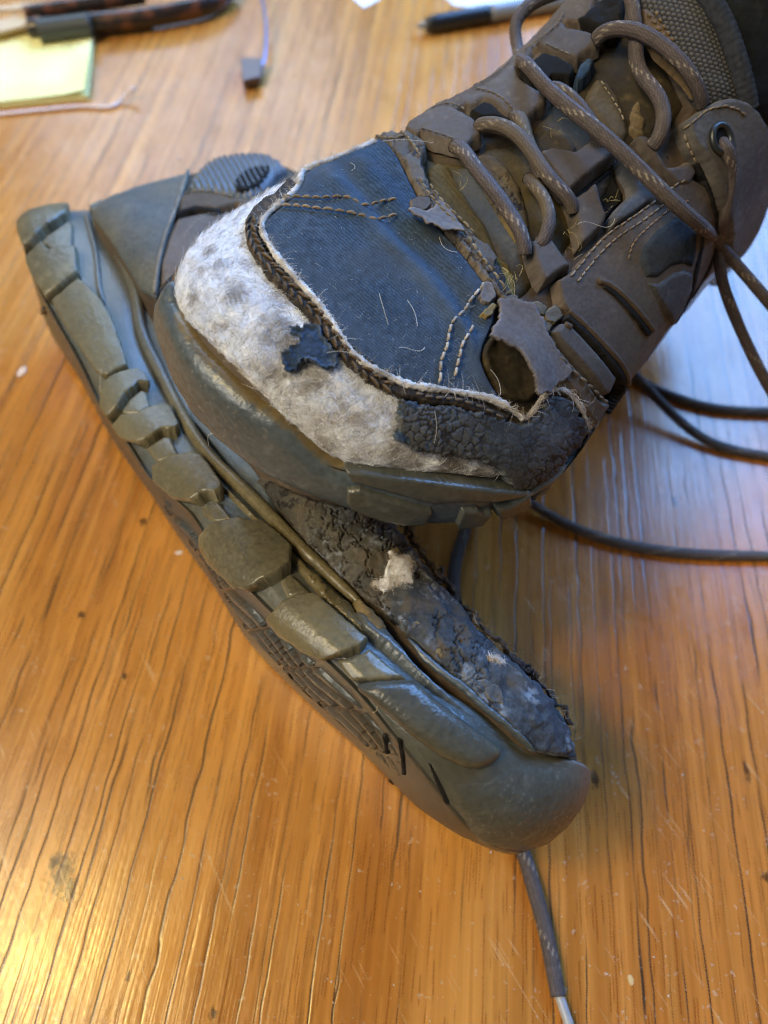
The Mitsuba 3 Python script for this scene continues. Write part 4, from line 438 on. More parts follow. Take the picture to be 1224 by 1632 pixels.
def pores(g, w, pitch, seed, keep, thick):
    c = dr.floor(w / pitch); f = w / pitch - c
    at = .25 + .5 * mikit.cell_rand(c, seed) + (mikit.noise(c * 9.17 + 3, g * 110 + seed) - .5) * .10
    dist = dr.abs(f - at) * pitch
    on = mikit.smoothstep(keep, keep + .22, mikit.noise(c * 7.31 + .5, g * 11 + mikit.cell_rand(c, seed + 3) * 90) * .65 + .35 * mikit.noise(c * 5.1 + 2, g * 60))
    width = thick * (.25 + 1.1 * mikit.noise(c * 3.7 + 5, g * 45) * mikit.noise(c * 1.7 + 9, g * 9))
    return on * (1 - mikit.smoothstep(width * .35, width * 1.3 + .00008, dist))
def pore_mask(g, w):
    return dr.maximum(pores(g, w, .0082, 1, .36, .00055), dr.maximum(.85 * pores(g, w + .0031, .0165, 11, .45, .0009), .5 * pores(g, w + .0017, .0051, 21, .55, .00045)))
def flecks(g, w):
    c = dr.floor(w / .0011); f = dr.abs(w / .0011 - c - .5) * 2
    return mikit.smoothstep(.60, .78, mikit.noise(c * 5.3 + 1, g * 95 + mikit.cell_rand(c, 5) * 50)) * (1 - mikit.smoothstep(.15, .55, f))
def wood_colour(p, n, uv):
    g, w = grain(p)
    broad = mikit.fbm(w * 42, g * 1.8, 3, 3); fine = mikit.fbm(w * 520, g * 12, 7, 3); hair = mikit.noise(w * 2300, g * 40)
    c = mikit.mix((.39, .155, .026), (.55, .250, .052), mikit.smoothstep(.25, .72, broad * .55 + fine * .45))
    c = mikit.mix(c, (.60, .31, .075), .5 * mikit.smoothstep(.60, .9, hair * .55 + fine * .45))
    red = mikit.smoothstep(.03, .12, p.x * .9 + (mikit.noise(g * 4, w * 14) - .5) * .06)
    c = mikit.mix(c, c * mi.Color3f(.88, .68, .55), red * .8)
    c = c * (.88 + .24 * mikit.fbm(w * 420 + 30, g * 5, 1, 3)) * (.9 + .2 * mikit.fbm(p.x * 35, p.y * 25, 9, 3))
    # late wood shading along one side of each pore line
    c = mikit.mix(c, c * mi.Color3f(.84, .76, .66), .45 * mikit.smoothstep(.55, .8, mikit.noise(w * 230 + 5, g * 6)))
    c = mikit.mix(c, c * mi.Color3f(.50, .36, .26), flecks(g, w) * .75)
    m = pore_mask(g, w)
    c = mikit.mix(c, (.034, .020, .013), m * .94)
    for x, y, a, b in SPOTS:
        d = dr.sqrt(dr.square((p.x - x) / a) + dr.square((p.y - y) / b)) + (mikit.noise(p.x * 1500, p.y * 900) - .5) * .9
        c = mikit.mix(c, (.05, .020, .008), (1 - mikit.smoothstep(.35, 1.15, d)) * .85)
    scratch = mikit.smoothstep(.86, .93, mikit.noise((p.x + p.y * .6) * 1500, (p.y - p.x * .6) * 45, 3)) * mikit.smoothstep(.55, .7, mikit.noise(p.x * 50, p.y * 50, 6))
    c = mikit.mix(c, (.62, .40, .20), scratch * .45)
    dust = mikit.smoothstep(.80, .88, mikit.noise(p.x * 420, p.y * 420, 4) * .5 + mikit.noise(p.x * 1300, p.y * 1300, 8) * .5)
    return mikit.mix(c, (.62, .50, .38), dust * .3)
def wood_height(p, n, uv):
    g, w = grain(p)
    return -.00008 * pore_mask(g, w) + .00004 * mikit.noise(w * 1800, g * 40) + .00004 * mikit.fbm(w * 300, g * 10, 2, 2) + .00002 * mikit.noise(p.x * 700, p.y * 700)
def wood_rough(p, n, uv):
    return .13 + .14 * mikit.fbm(p.x * 90, p.y * 60, 5, 3) + .08 * mikit.noise(p.x * 900, p.y * 500)
scene['wood'] = {'type': 'bumpmap', 'texture': proc(wood_height, 2e-4), 'scale': 1.0, 'bsdf': dict(type='principled', base_color=proc(wood_colour), roughness=proc(wood_rough), specular=.55)}
tb = rounded_box((2.4, 1.9, .03), .004); add('wooden_table', (tb[0] + [0.1, .62, -.015], tb[1]), 'wood', smooth=30,
    label='varnished orange wooden table with dark open grain under the two boots', category='table')

# ---------------------------------------------------------------- the boots' own shapes
from scipy.interpolate import PchipInterpolator
TOP = Surface(TOP_NET, 300, 288); UPPER = Surface(UPPER_NET, 220, 200); SOLE = Surface(SOLE_NET, 17, 56)
def refined_sole():
    g = CubicSpline(np.arange(57), np.concatenate([SOLE_NET, SOLE_NET[:, :1]], 1), axis=1, bc_type='periodic')(np.arange(448) * 56 / 448)
    return PchipInterpolator(np.arange(17), g, axis=0)(np.linspace(0, 16, 129))
SOLE.set(refined_sole())
for sf in (TOP, UPPER):                             # close the toe tips
    g = sf.g; g[0] = g[0].mean(0); sf.set(g)
ORG = on_level([(40, 412)], .077)[0] * [1, 1, 0]                 # lying boot: heel corner, length, up and width directions
LEN, UPD, WID = np.array([.5909, -.8067, 0]), np.array([.8067, .5909, 0]), np.array([0, 0, 1.0])

class Laid(Surface):
    """A piece already laid, so that other things can be set on it."""
    def __init__(self, key):
        self.v, self.f, n = [np.asarray(a, float) if a is not None else None for a in meshkit.WRITTEN[scene[key]['filename']][:3]]
        self.f = self.f.astype(int); self.n = n; self.m = trimesh.Trimesh(self.v, self.f, process=False); self.tree = {}

def ink(base, dark, worn, f=70, rim=.0007, speck=.7, dust=None, dust_f=25, dust_amt=.0, seed=0):
    """Colour of a worn piece: blotches between dark and base, scuffs, a rubbed rim, dust."""
    def colour(P, N, d, q):
        a = fb(P, f, 3, seed); b = fb(P, f * 6, 3, seed + 3); c = fb(P, f * 22, 2, seed + 7)
        C = lerp(dark, base, np.clip(.15 + 1.1 * a + .5 * (b - .5), 0, 1))
        C = C * (1 + speck * (c - .5))[:, None]
        C = lerp(C, worn, .55 * sstep(.58, .8, b * .6 + a * .4))
        if rim: C = lerp(C, worn, .7 * (1 - sstep(0, rim, d - .0002)) * sstep(.3, .6, b))
        if dust is not None: C = lerp(C, dust, dust_amt * sstep(.35, .7, fb(P, dust_f, 3, seed + 11)) * (.5 + .8 * c))
        return C
    return colour
BROWN = ink((.082, .058, .038), (.032, .022, .015), (.165, .125, .090), speck=.8, dust=(.13, .098, .055), dust_amt=.4)
BROWN_PALE = ink((.135, .110, .092), (.085, .066, .053), (.20, .165, .135), f=50)
OLIVE = ink((.040, .029, .013), (.012, .009, .005), (.15, .105, .04), dust=(.20, .14, .035), dust_amt=.5)
BLUE = ink((.036, .060, .092), (.030, .050, .077), (.080, .105, .135), f=30, speck=.8, rim=0, dust=(.13, .135, .135), dust_amt=.2)
NAVY = ink((.016, .024, .036), (.009, .013, .020), (.05, .06, .07), f=60)
BLACK = ink((.012, .011, .010), (.006, .006, .005), (.03, .026, .022))
RUBBER = ink((.066, .070, .060), (.040, .043, .038), (.16, .16, .135), f=40, rim=0, speck=.6, dust=(.125, .108, .062), dust_amt=.4)
RUBBER_DUST = ink((.122, .106, .060), (.060, .055, .040), (.26, .23, .145), f=55, rim=.0012, speck=.85, dust=(.155, .125, .058), dust_amt=.65, dust_f=40)
OCHRE = ink((.14, .095, .028), (.07, .045, .014), (.26, .19, .07), f=120)
MIDSOLE = ink((.082, .098, .102), (.052, .060, .062), (.14, .138, .12), f=45, rim=0, speck=.6, dust=(.135, .106, .048), dust_amt=.5, dust_f=30)

def crinkle(a, f, seed=0):
    return lambda P, N, d, q: a * (fb(P, f, 3, seed) - .5) * 2 + a * .3 * (fb(P, f * 6, 2, seed + 2) - .5)
def both(*fs):
    return lambda P, N, d, q: sum(f(P, N, d, q) for f in fs)

def cells(q, size, seed):
    """Distance to the nearest crack of a broken skin (Voronoi edges), in metres, and a number of each shard."""
    rng = np.random.default_rng(seed); lo, hi = q.min(0) - size, q.max(0) + size
    n = int(np.prod((hi - lo) / size)); pts = rng.uniform(lo, hi, (max(n, 4), 2))
    w = q + (np.stack([fb(np.c_[q, q[:, 0] * 0], 900, 2, seed), fb(np.c_[q, q[:, 0] * 0 + 9], 900, 2, seed + 1)], -1) - .5) * size * .6
    d, i = cKDTree(pts).query(w, 2)
    return (d[:, 1] - d[:, 0]) * .5, (i[:, 0] * 7919 % 101) / 101
def cracked(depth, size, seed, width=.00035, tilt=.00008, gate=(.22, .5)):
    def f(P, N, d, q):
        e, r = cells(q * [1, .75], size, seed); open_ = fb(P, 55, 2, seed + 4)
        return -depth * (1 - sstep(0, width * 2, e)) * sstep(*gate, open_) + tilt * (r - .5)
    return f
def crack_ink(inner, size, seed, width=.00035, dark=(.012, .010, .009), gate=(.22, .5)):
    def f(P, N, d, q):
        e, r = cells(q * [1, .75], size, seed); open_ = fb(P, 55, 2, seed + 4)
        C = inner(P, N, d, q) * (.8 + .4 * r)[:, None]
        return lerp(C, dark, .9 * (1 - sstep(width * .4, width * 1.5, e)) * sstep(*gate, open_))
    return f

def lay(name, parent, surf, outline, bsdf, colour, **k):
    kw = {a: k.pop(a) for a in ('label', 'kind') if a in k}
    mesh, col = patch(surf, outline, colour=colour, **k)
    return add(name, mesh, bsdf, parent, col, **kw)

def sheet(surf, outline, colour, thick, relief, seed=0, rag=0.0, res=.0004, eye=None):
    """A free-standing flap: both faces and the cut rim of a piece lifted off a surface by relief."""
    (V, F), col = patch(surf, outline, thick=0, base=0, res=res, rag=rag, relief=relief, colour=colour, seed=seed, eye=eye)
    m = trimesh.Trimesh(V, F, process=False); n = m.vertex_normals
    e = np.sort(F[:, [0, 1, 1, 2, 2, 0]].reshape(-1, 2), 1); ed = F[:, [0, 1, 1, 2, 2, 0]].reshape(-1, 2)
    u, inv, cnt = np.unique(e, axis=0, return_inverse=True, return_counts=True)
    rim = ed[cnt[inv.ravel()] == 1]; k = len(V)
    side = np.vstack([np.c_[rim[:, 1], rim[:, 0], rim[:, 0] + k], np.c_[rim[:, 1], rim[:, 0] + k, rim[:, 1] + k]])
    return (np.vstack([V, V - n * thick]), np.vstack([F, F[:, ::-1] + k, side])), np.vstack([col, col * .55])

def curve_on(surf, px, step=.0004, lift=0.0):
    P, N = surf.on(spline(px, 2.0))
    from scipy.ndimage import gaussian_filter1d
    return spline(gaussian_filter1d(P + N * lift, 2.0, axis=0, mode='nearest'), step), None

# braided lace
def lace_mesh(path, r=.0020, seed=0, dirt=.0):
    p = spline(path, .00042)
    wob = fb(p, 120, 2, seed)
    n, pitch = 14, .0020
    def weave(s, a):
        return (1 + .09 * np.cos(2 * a + s * 40 + seed)) + .085 * (np.sin(n * a + 2 * np.pi * s / pitch) * np.sin(n * a - 2 * np.pi * s / pitch)) + .0 * s
    V, F, S, A = tube(p, r * (.95 + .1 * wob), 40, bumps=weave)
    x, y = n * A / (2 * np.pi) + S / pitch, n * A / (2 * np.pi) - S / pitch
    strand = np.floor(x).astype(int) % n
    ph = (np.floor(y).astype(int)) % 2
    cell = meshkit.noise(np.stack([np.floor(x) * 3.1, np.floor(y) * 5.7, x * 0 + seed], -1))
    fleck = ((strand == 2) | ((strand == 3) & (cell > .35))) & (ph == 0)
    C = lerp((.034, .026, .024), (.108, .085, .077), .25 + .75 * np.abs(np.sin(np.pi * x) * np.sin(np.pi * y))) * (.75 + .5 * cell)[:, None]
    C = lerp(C, (.36, .30, .225), .75 * fleck * np.sqrt(np.abs(np.sin(np.pi * x) * np.sin(np.pi * y))))
    g = fb(V, 60, 3, seed + 4)
    C = lerp(C, (.14, .105, .05), dirt * sstep(.4, .7, g))
    return (V, F), np.clip(C, .002, .9)

# stitches: short plump twisted bits of thread, each a piece
def stitch_pieces(P, N, length, gap, r, tone, seed, slant=0.0, jitter=.15, lift=.0002):
    """Stitches along the line P (n, 3) with surface normals N: list of (vertices, faces, colours)."""
    rng = np.random.default_rng(seed); s = np.r_[0, np.cumsum(np.linalg.norm(np.diff(P, axis=0), axis=1))]
    out, at = [], 0.0
    while at + length < s[-1]:
        L_ = length * (1 + rng.uniform(-jitter, jitter)); ts = np.linspace(at, at + L_, 9)
        c = np.stack([np.interp(ts, s, P[:, k]) for k in range(3)], 1); n = unit(np.stack([np.interp(ts, s, N[:, k]) for k in range(3)], 1))
        x = np.linspace(-1, 1, 9); side = np.cross(unit(np.gradient(c, axis=0)), n)
        c = c + n * (lift + r * .9 * (1 - x ** 2))[:, None] + side * (slant * x * length + rng.normal(0, r * .15))[:, None]
        V, F, S, A = tube(c, r * np.sqrt(np.clip(1.08 - x ** 4, .05, 1)), 8, bumps=lambda S, A: 1 + .13 * np.sin(A * 2 + S * 3200))
        C = np.asarray(tone) * rng.uniform(.7, 1.25) * (.75 + .4 * np.sin(A * 2 + S * 3200)[:, None] * .5 + .25)
        out.append((V, F, np.clip(C, .003, .9))); at += L_ * (1 + gap)
    return out
def seam(parent, surf, px, length=.0026, gap=.12, r=.00042, tone=(.26, .20, .14), seed=0, lift=.0005, name='stitch', **k):
    P, N = surf.on(spline(px, 1.5))
    for V, F, C in stitch_pieces(P, N, length, gap, r, tone, seed, lift=lift, **k): add(name, (V, F), 'thread', parent, C)
def fine_seam(name, parent, surf, px, length=.0017, gap=.3, r=.00026, tone=(.17, .135, .095), seed=0, lift=.0004, **k):
    P, N = surf.on(spline(px, 1.5))
    m = join(stitch_pieces(P, N, length, gap, r, tone, seed, lift=lift, **k)); add(name, m[:2], 'thread', parent, m[2], kind='stuff')

RUB = ink((.066, .084, .092), (.044, .056, .062), (.16, .175, .175), f=40, rim=0, speck=.7, dust=(.09, .095, .09), dust_amt=.2)
def fibres(n, roots, normals, along, length, r, tones, seed, lift=.35, curl=.5, seg=6):
    """n thin curved hairs from roots; along: lay direction per root."""
    rng = np.random.default_rng(seed); out = []
    t = np.linspace(0, 1, seg)[None, :, None]; L_ = (length * rng.uniform(.35, 1.3, n))[:, None, None]
    side = unit(np.cross(normals, along)); bend = rng.normal(0, curl, (n, 1, 1)); bend2 = rng.normal(0, curl * .7, (n, 1, 1))
    up = (lift * rng.uniform(.2, 1.4, n))[:, None, None]
    ang = rng.normal(0, .35, (n, 1, 1))
    P = roots[:, None] + L_ * (t * (along[:, None] * np.cos(ang) + side[:, None] * np.sin(ang)) + (t ** 2) * side[:, None] * bend + np.sin(t * np.pi) * side[:, None] * bend2 * .35 + normals[:, None] * up * np.sin(t * np.pi * .8))
    tang = unit(np.gradient(P, axis=1)); A = unit(np.cross(tang, normals[:, None])); B = np.cross(tang, A)
    rad = (r * rng.uniform(.6, 1.3, n))[:, None, None] * (1 - .75 * t ** 2)
    V = np.stack([P + rad * (A * math.cos(a) + B * math.sin(a)) for a in (0, 2.094, 4.189)], 2)    # n, seg, 3, xyz
    idx = np.arange(n * seg * 3).reshape(n, seg, 3)
    a, b = idx[:, :-1], idx[:, 1:]
    F = np.concatenate([np.stack([a[..., k], a[..., (k + 1) % 3], b[..., (k + 1) % 3]], -1).reshape(-1, 3) for k in range(3)] + [np.stack([a[..., k], b[..., (k + 1) % 3], b[..., k]], -1).reshape(-1, 3) for k in range(3)])
    tone = np.asarray(tones)[rng.integers(0, len(tones), n)] * rng.uniform(.75, 1.15, (n, 1))
    return V.reshape(-1, 3), F, np.clip(np.repeat(tone, seg * 3, 0), .003, .9)

# ================================================================ the boot on top
B1 = 'hiking_boot'
labels[B1] = dict(label='worn brown hiking boot with blue toe panel, lying across the other boot', category='boot', group='worn hiking boots')
row = np.repeat(np.arange(300), 288)
off = -.0034 + .0024 * sstep(118, 150, row)
TONGUE = [(672, 222), (700, 236), (745, 240), (775, 215), (840, 200), (900, 105), (950, 60), (1010, 20), (1060, 60), (1112, 160), (1090, 200), (1010, 235), (960, 330), (905, 400), (850, 460), (822, 480), (806, 462), (770, 400), (700, 330), (676, 270)]
facing = (TOP.n * unit(EYE - TOP.v)).sum(1) > .1                  # the tongue lies sunk between the two rows of loops
tp_ = TOP.on(dense(TONGUE, 6))[0]; pp_ = project(TOP.v); inside = facing & contains_xy(Polygon(TONGUE), pp_[:, 0], pp_[:, 1])
sunk = np.zeros(len(off)); sunk[inside] = sstep(0, .0035, cKDTree(tp_).query(TOP.v[inside])[0])
HOLE = [(946, 284), (966, 266), (984, 250), (996, 274), (1007, 298), (1006, 314), (988, 332), (970, 352), (956, 324), (948, 302)]
hp_ = TOP.on(dense(HOLE, 4))[0]; inh = facing & contains_xy(Polygon(HOLE), pp_[:, 0], pp_[:, 1]); sunk[inh] = 1.6 * sstep(0, .0012, cKDTree(hp_).query(TOP.v[inh])[0])
off = off - .0042 * sunk
base_v = TOP.v + TOP.n * off[:, None]
colr = BROWN(TOP.v, TOP.n, np.full(len(TOP.v), .01), None)
tipc = TOP.g[0].mean(0); ringn = np.arange(288)
upv = np.vstack([base_v, tipc[None], TOP.g[-1].mean(0)[None] - [0, 0, .03]]); upf = np.vstack([TOP.f, np.stack([ringn, (ringn + 1) % 288, np.full(288, len(base_v))], 1),
    np.stack([299 * 288 + ringn, 299 * 288 + (ringn + 1) % 288, np.full(288, len(base_v) + 1)], 1)])
add('upper', (upv, upf), 'leather', B1, np.vstack([colr, colr[:1], [[.012, .011, .010]]]))

# outsole under it: the outline of the form carried down, thick at the heel, with lugs round its rim
bx = unit(TOP.g[0].mean(0) - TOP.g[215].mean(0)); bz0 = np.array([0, 0, 1.0]); by = unit(np.cross(bz0, bx)); bz = np.cross(bx, by)
bot = []
for i in range(4, 262, 6):
    ringp = TOP.g[i]; y = ringp @ by; low = ringp[np.argsort(ringp @ bz)[:160]]
    a, b = low[(low @ by).argmax()], low[(low @ by).argmin()]; bot.append((a, b))
bot = np.array(bot); 
xs_ = bot.mean(1) @ bx; drop = .007 + .024 * sstep(.60, .25, (xs_ - xs_.min()) / np.ptp(xs_))
side_rows = []
rimA = np.vstack([bot[:, 0], bot[::-1, 1]]); dr_ = np.r_[drop, drop[::-1]]
ctr_ = rimA.mean(0)
inward = lambda P, f: P + (np.vstack([bot.mean(1), bot.mean(1)[::-1]]) - P) * f
for f, h in ((.9, .004), (.0, .004), (-.0, -.1), (.0, -.6), (.03, -.92), (.08, -1.0), (.9, -1.0)):
    side_rows.append(inward(rimA, f) + bz * (h * dr_ if h < 0 else np.full(len(dr_), -h))[:, None])
og = np.array(side_rows); og[..., 2] = np.maximum(og[..., 2], .0006)
OUTS = Surface(og, 7, len(rimA) * 2)
add('outsole', (OUTS.v, OUTS.f), 'rubber', B1, RUBBER(OUTS.v, OUTS.n, np.full(len(OUTS.v), .01), None))

# the toe: worn fleece lining, rubber bumper, cracked rand
TOE_EYE = np.array([-.17, -.10, .26])
FLEECE = [(266, 470), (264, 448), (270, 428), (281, 402), (308, 368), (345, 335), (400, 298), (440, 277), (468, 264), (486, 262), (478, 286), (460, 311), (440, 330), (410, 350), (400, 372), (415, 400), (450, 440), (490, 482), (520, 516), (550, 552), (575, 580), (600, 598),
    (642, 622), (652, 640), (655, 690), (665, 712), (700, 720), (760, 728), (800, 745), (808, 766), (760, 768), (700, 762), (640, 758), (580, 750), (540, 744), (505, 726), (470, 692), (430, 652), (390, 612), (350, 568), (310, 530), (282, 503), (270, 490)]
DIRT = [(*TOP.on([(u, v)])[0][0], s) for u, v, s in ((440, 528, .0062), (330, 395, .0035), (345, 418, .003), (315, 425, .0025), (500, 600, .006), (470, 560, .007), (650, 740, .006), (780, 752, .007), (720, 745, .005), (360, 470, .003), (420, 600, .003), (300, 470, .003), (690, 715, .005), (740, 740, .006), (520, 715, .003), (430, 348, .003), (465, 275, .003))]
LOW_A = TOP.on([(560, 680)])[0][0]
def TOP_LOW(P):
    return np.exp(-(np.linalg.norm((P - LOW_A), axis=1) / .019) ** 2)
def fleece_ink(P, N, d, q):
    C = lerp((.34, .32, .31), (.80, .81, .83), np.clip(fb(P, 300, 3, 2) * 2.6 - .65, 0, 1)) * (.6 + .8 * fb(P, 1500, 2, 4))[:, None]
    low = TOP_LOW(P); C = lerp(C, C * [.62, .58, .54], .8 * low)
    for x, y, z, s in DIRT:
        e = np.linalg.norm(P - [x, y, z], axis=1) / s * (.3 + 1.4 * fb(P, 260, 3, 8)); C = lerp(C, (.10, .08, .06), .8 * (1 - sstep(.4, 1.15, e)) * (.6 + .6 * fb(P, 1200, 2, 9)))
    C = lerp(C, (.16, .105, .04), .7 * sstep(.0022, .0, d) * sstep(.45, .6, fb(P, 90, 2, 12)))
    return C
FL = 'toe_lining'
mesh, col = patch(TOP, FLEECE, eye=TOE_EYE * .5 + EYE * .5, thick=-.0017, base=-.0034, bevel=.003, res=.00045, relief=both(crinkle(.0006, 160, 3), crinkle(.0003, 700, 5)), colour=fleece_ink)
FLK = add(FL, mesh, 'fibre', B1, col, label='matted white fleece lining showing through the worn toe')
rng = np.random.default_rng(5)
V, Fc = mesh; fn_ = np.cross(V[Fc[:, 1]] - V[Fc[:, 0]], V[Fc[:, 2]] - V[Fc[:, 0]]); ar = np.linalg.norm(fn_, axis=1); pick = rng.choice(len(Fc), 26000, p=ar / ar.sum())
bc = rng.dirichlet([1, 1, 1], len(pick)); roots = (V[Fc[pick]] * bc[..., None]).sum(1); nr = unit(fn_[pick]); rc = (col[Fc[pick]] * bc[..., None]).sum(1)
px = project(roots)
# the nap lies up and away along the left rim and straight down over the front
w = sstep(420, 560, px[:, 0] * .6 + px[:, 1] * .5)[:, None]
lay_px = np.stack([.85 + 0 * px[:, 0], -.5 + 0 * px[:, 0]], -1) * (1 - w) + np.stack([.12 * np.sin(px[:, 0] * .05), -1 + 0 * px[:, 0]], -1) * w
swirl = (fb(roots, 130, 2, 9) - .5) * 3.2
lay_px = np.stack([lay_px[:, 0] * np.cos(swirl) - lay_px[:, 1] * np.sin(swirl), lay_px[:, 0] * np.sin(swirl) + lay_px[:, 1] * np.cos(swirl)], -1)
along = lay_px[:, :1] * RGT - lay_px[:, 1:] * UPV; along = unit(along - nr * (along * nr).sum(1, keepdims=True))
tonev = rc.mean(1) > .17
k = (rng.random(len(roots)) < np.clip(rc.mean(1) * 1.9, .05, 1))
V, Fc, Cc = fibres(k.sum(), roots[k], nr[k], along[k], .0022, .000075, [(1, 1, 1), (1, 1, 1), (1, 1, 1), (.75, .74, .73), (.38, .36, .34)], 6, lift=.09, curl=.9, seg=7)
Cc = np.clip(Cc * np.repeat(np.clip(rc[k] * 1.3 + .14 + .22 * TOP_LOW(roots[k])[:, None], 0, .92), 21, 0), .003, .9)
Cc = np.clip(Cc * [.97, 1.0, 1.04], .003, .93)
add('nap', (V, Fc), 'fibre', FLK, Cc, kind='stuff')

BUMP_TOP = [(247, 470), (256, 452), (266, 438), (272, 440), (268, 478), (279, 495), (304, 541), (321, 560), (345, 584), (372, 609), (411, 645), (443, 665), (468, 687), (500, 716), (516, 730), (540, 742), (580, 750), (640, 758), (700, 766), (760, 773), (796, 780)]
BUMP = BUMP_TOP + [(806, 812), (770, 836), (720, 842), (660, 844), (600, 830), (550, 812), (500, 800), (440, 782), (390, 755), (345, 715), (305, 672), (272, 620), (250, 560), (238, 505)]
def bump_ink(P, N, d, q):
    C = RUB(P, N, d, q); top = np.array([TOP.on([p])[0][0] for p in BUMP_TOP[5:16]]); e = cKDTree(spline(top, .0005)).query(P)[0]
    C = lerp(C, (.155, .105, .035), .9 * (1 - sstep(.0004, .0022, e + .0016 * (fb(P, 700, 2, 3) - .5))))
    return lerp(C, (.24, .23, .19), .45 * sstep(.66, .78, fb(P * [1, 1, .35], 1500, 3, 31)) * sstep(.5, .65, fb(P, 70, 2, 32)))
low_edge = [tuple(p) for p in TOP.on([(u, v) for u, v in BUMP])[0]]
P3 = TOP.on(dense(BUMP, 6)[: ])[0]
lay('toe_bumper', B1, TOP, BUMP, 'rubber', bump_ink, eye=TOE_EYE, thick=.0010, base=-.0034, bevel=.0062, res=.0005, relief=both(crinkle(.00025, 120, 7), lambda P, N, d, q: .00012 * (fb(P, 2000, 2, 1) - .5)))
RAND = [(640, 634), (660, 640), (700, 642), (760, 652), (800, 664), (832, 680), (847, 673), (862, 652), (880, 632), (900, 628), (917, 640), (932, 662), (944, 690), (934, 712), (908, 744), (872, 772), (846, 786), (806, 776), (792, 748), (760, 738), (705, 728), (668, 718), (648, 706), (634, 690), (640, 660)]
rand_ink = crack_ink(ink((.042, .049, .056), (.018, .020, .022), (.12, .13, .135), f=120, speck=1.0, rim=.001, dust=(.13, .12, .10), dust_amt=.35, dust_f=60), .0017, 41, .00010)
lay('toe_rand', B1, TOP, RAND, 'leather', rand_ink, thick=.0006, base=-.0032, bevel=.0012, res=.00035, rag=.0014, relief=both(cracked(.0003, .0017, 41, .00010, .00005), crinkle(.0006, 70, 9), crinkle(.00008, 700, 19)), label='cracked blue-black rand strip beside the toe')
# lugs of its outsole that show below the rand
LUGS1 = [[(552, 770), (575, 768), (621, 784), (687, 802), (691, 808), (677, 830), (645, 831), (613, 825), (582, 815), (560, 805), (551, 794)], [(692, 804), (730, 800), (727, 809), (711, 818), (688, 818)],
    [(731, 801), (758, 800), (768, 806), (781, 804), (784, 813), (768, 831), (752, 836), (727, 836), (721, 828)], [(784, 802), (810, 795), (842, 775), (846, 802), (822, 821), (805, 826), (786, 817)], [(845, 786), (872, 770), (892, 752), (886, 768), (862, 790), (846, 800)]]
for i, lg in enumerate(LUGS1):
    lay('lug', B1, TOP, lg, 'rubber', RUBBER, thick=(.0026, .0010, .0026, .0022, .0018)[i], base=-.003, bevel=.0012, res=.00035, seed=i, relief=crinkle(.00018, 200, i))
lay('rand_strip', B1, TOP, [(545, 742), (620, 752), (700, 762), (790, 774), (845, 778), (900, 738), (912, 742), (880, 770), (846, 790), (790, 800), (735, 800), (690, 803), (620, 784), (560, 768)], 'rubber', RUBBER, thick=.0016, base=-.003, bevel=.0012, res=.0004, relief=crinkle(.0002, 150, 3))

# the blue panel over the toes
PANEL = [(590, 214), (572, 228), (548, 240), (520, 250), (494, 262), (482, 274), (478, 290), (462, 311), (444, 326), (427, 341), (418, 353), (418, 368), (426, 385), (446, 414), (468, 438), (485, 458), (507, 483), (532, 518), (550, 545), (575, 569), (600, 588), (622, 600), (657, 614), (687, 618), (721, 623), (753, 628), (780, 634), (802, 643), (836, 667),
    (826, 654), (808, 640), (790, 616), (778, 594), (770, 572), (774, 550), (790, 515), (794, 490), (790, 472), (770, 440), (742, 404), (706, 362), (672, 318), (648, 268), (632, 236), (612, 212)]
cr0, cr1 = TOP.on([(640, 300)])[0][0], TOP.on([(800, 520)])[0][0]; fold_dir = unit(cr1 - cr0); fold_n = unit(np.cross(fold_dir, [0.1, 0.0, 1.0]))
f0 = TOP.on([(700, 400)])[0][0]
def folds(P, N, d, q):
    x = (P - f0) @ fold_n; y = (P - f0) @ fold_dir; x = x + .0028 * np.sin(y * 70) + (fb(P, 60, 2, 4) - .5) * .004
    m = sstep(.0, .006, d)
    return m * (.0011 * np.exp(-((x - .0095) / .0028) ** 2) - .0013 * np.exp(-((x - .0045) / .0026) ** 2) + .0009 * np.exp(-((x + .0015) / .003) ** 2) - .0006 * np.exp(-((x + .010) / .004) ** 2) + .0006 * np.exp(-((x + .017) / .004) ** 2) - .0007 * np.exp(-(((P - HOLLOW) ** 2).sum(1)) / .006 ** 2))
HOLLOW = TOP.on([(572, 500)])[0][0]
def twill(P, N, d, q):
    a = q @ np.array([.62, .78]); b = q @ np.array([.78, -.62])
    return .00003 * np.sin(a * 2 * np.pi / .00062 + .8 * np.sin(b * 2600))
def panel_ink(P, N, d, q):
    C = BLUE(P, N, d, q); a = q @ np.array([.62, .78]); b = q @ np.array([.78, -.62])
    C = C * (.86 + .30 * np.sin(a * 2 * np.pi / .00075 + .8 * np.sin(b * 2600)))[:, None] * (.75 + .5 * meshkit.noise(np.c_[q * 4200, q[:, :1] * 0]))[:, None]
    ridge_tone = np.exp(-(((P - f0) @ fold_n - .0095) / .004) ** 2); C = lerp(C, (.080, .105, .135), .6 * ridge_tone * fb(P, 160, 2, 8))  # paler along the fold ridge
    return lerp(C, (.05, .055, .06), .35 * sstep(.5, .72, fb(P, 70, 3, 14)))
lay('toe_panel', B1, TOP, PANEL, 'nubuck', panel_ink, thick=-.0002, base=-.0032, bevel=.0012, res=.00033, relief=both(folds, twill, crinkle(.00022, 90, 2)), label='scuffed blue fabric panel over the toes')
TP = B1 + '__toe_panel'
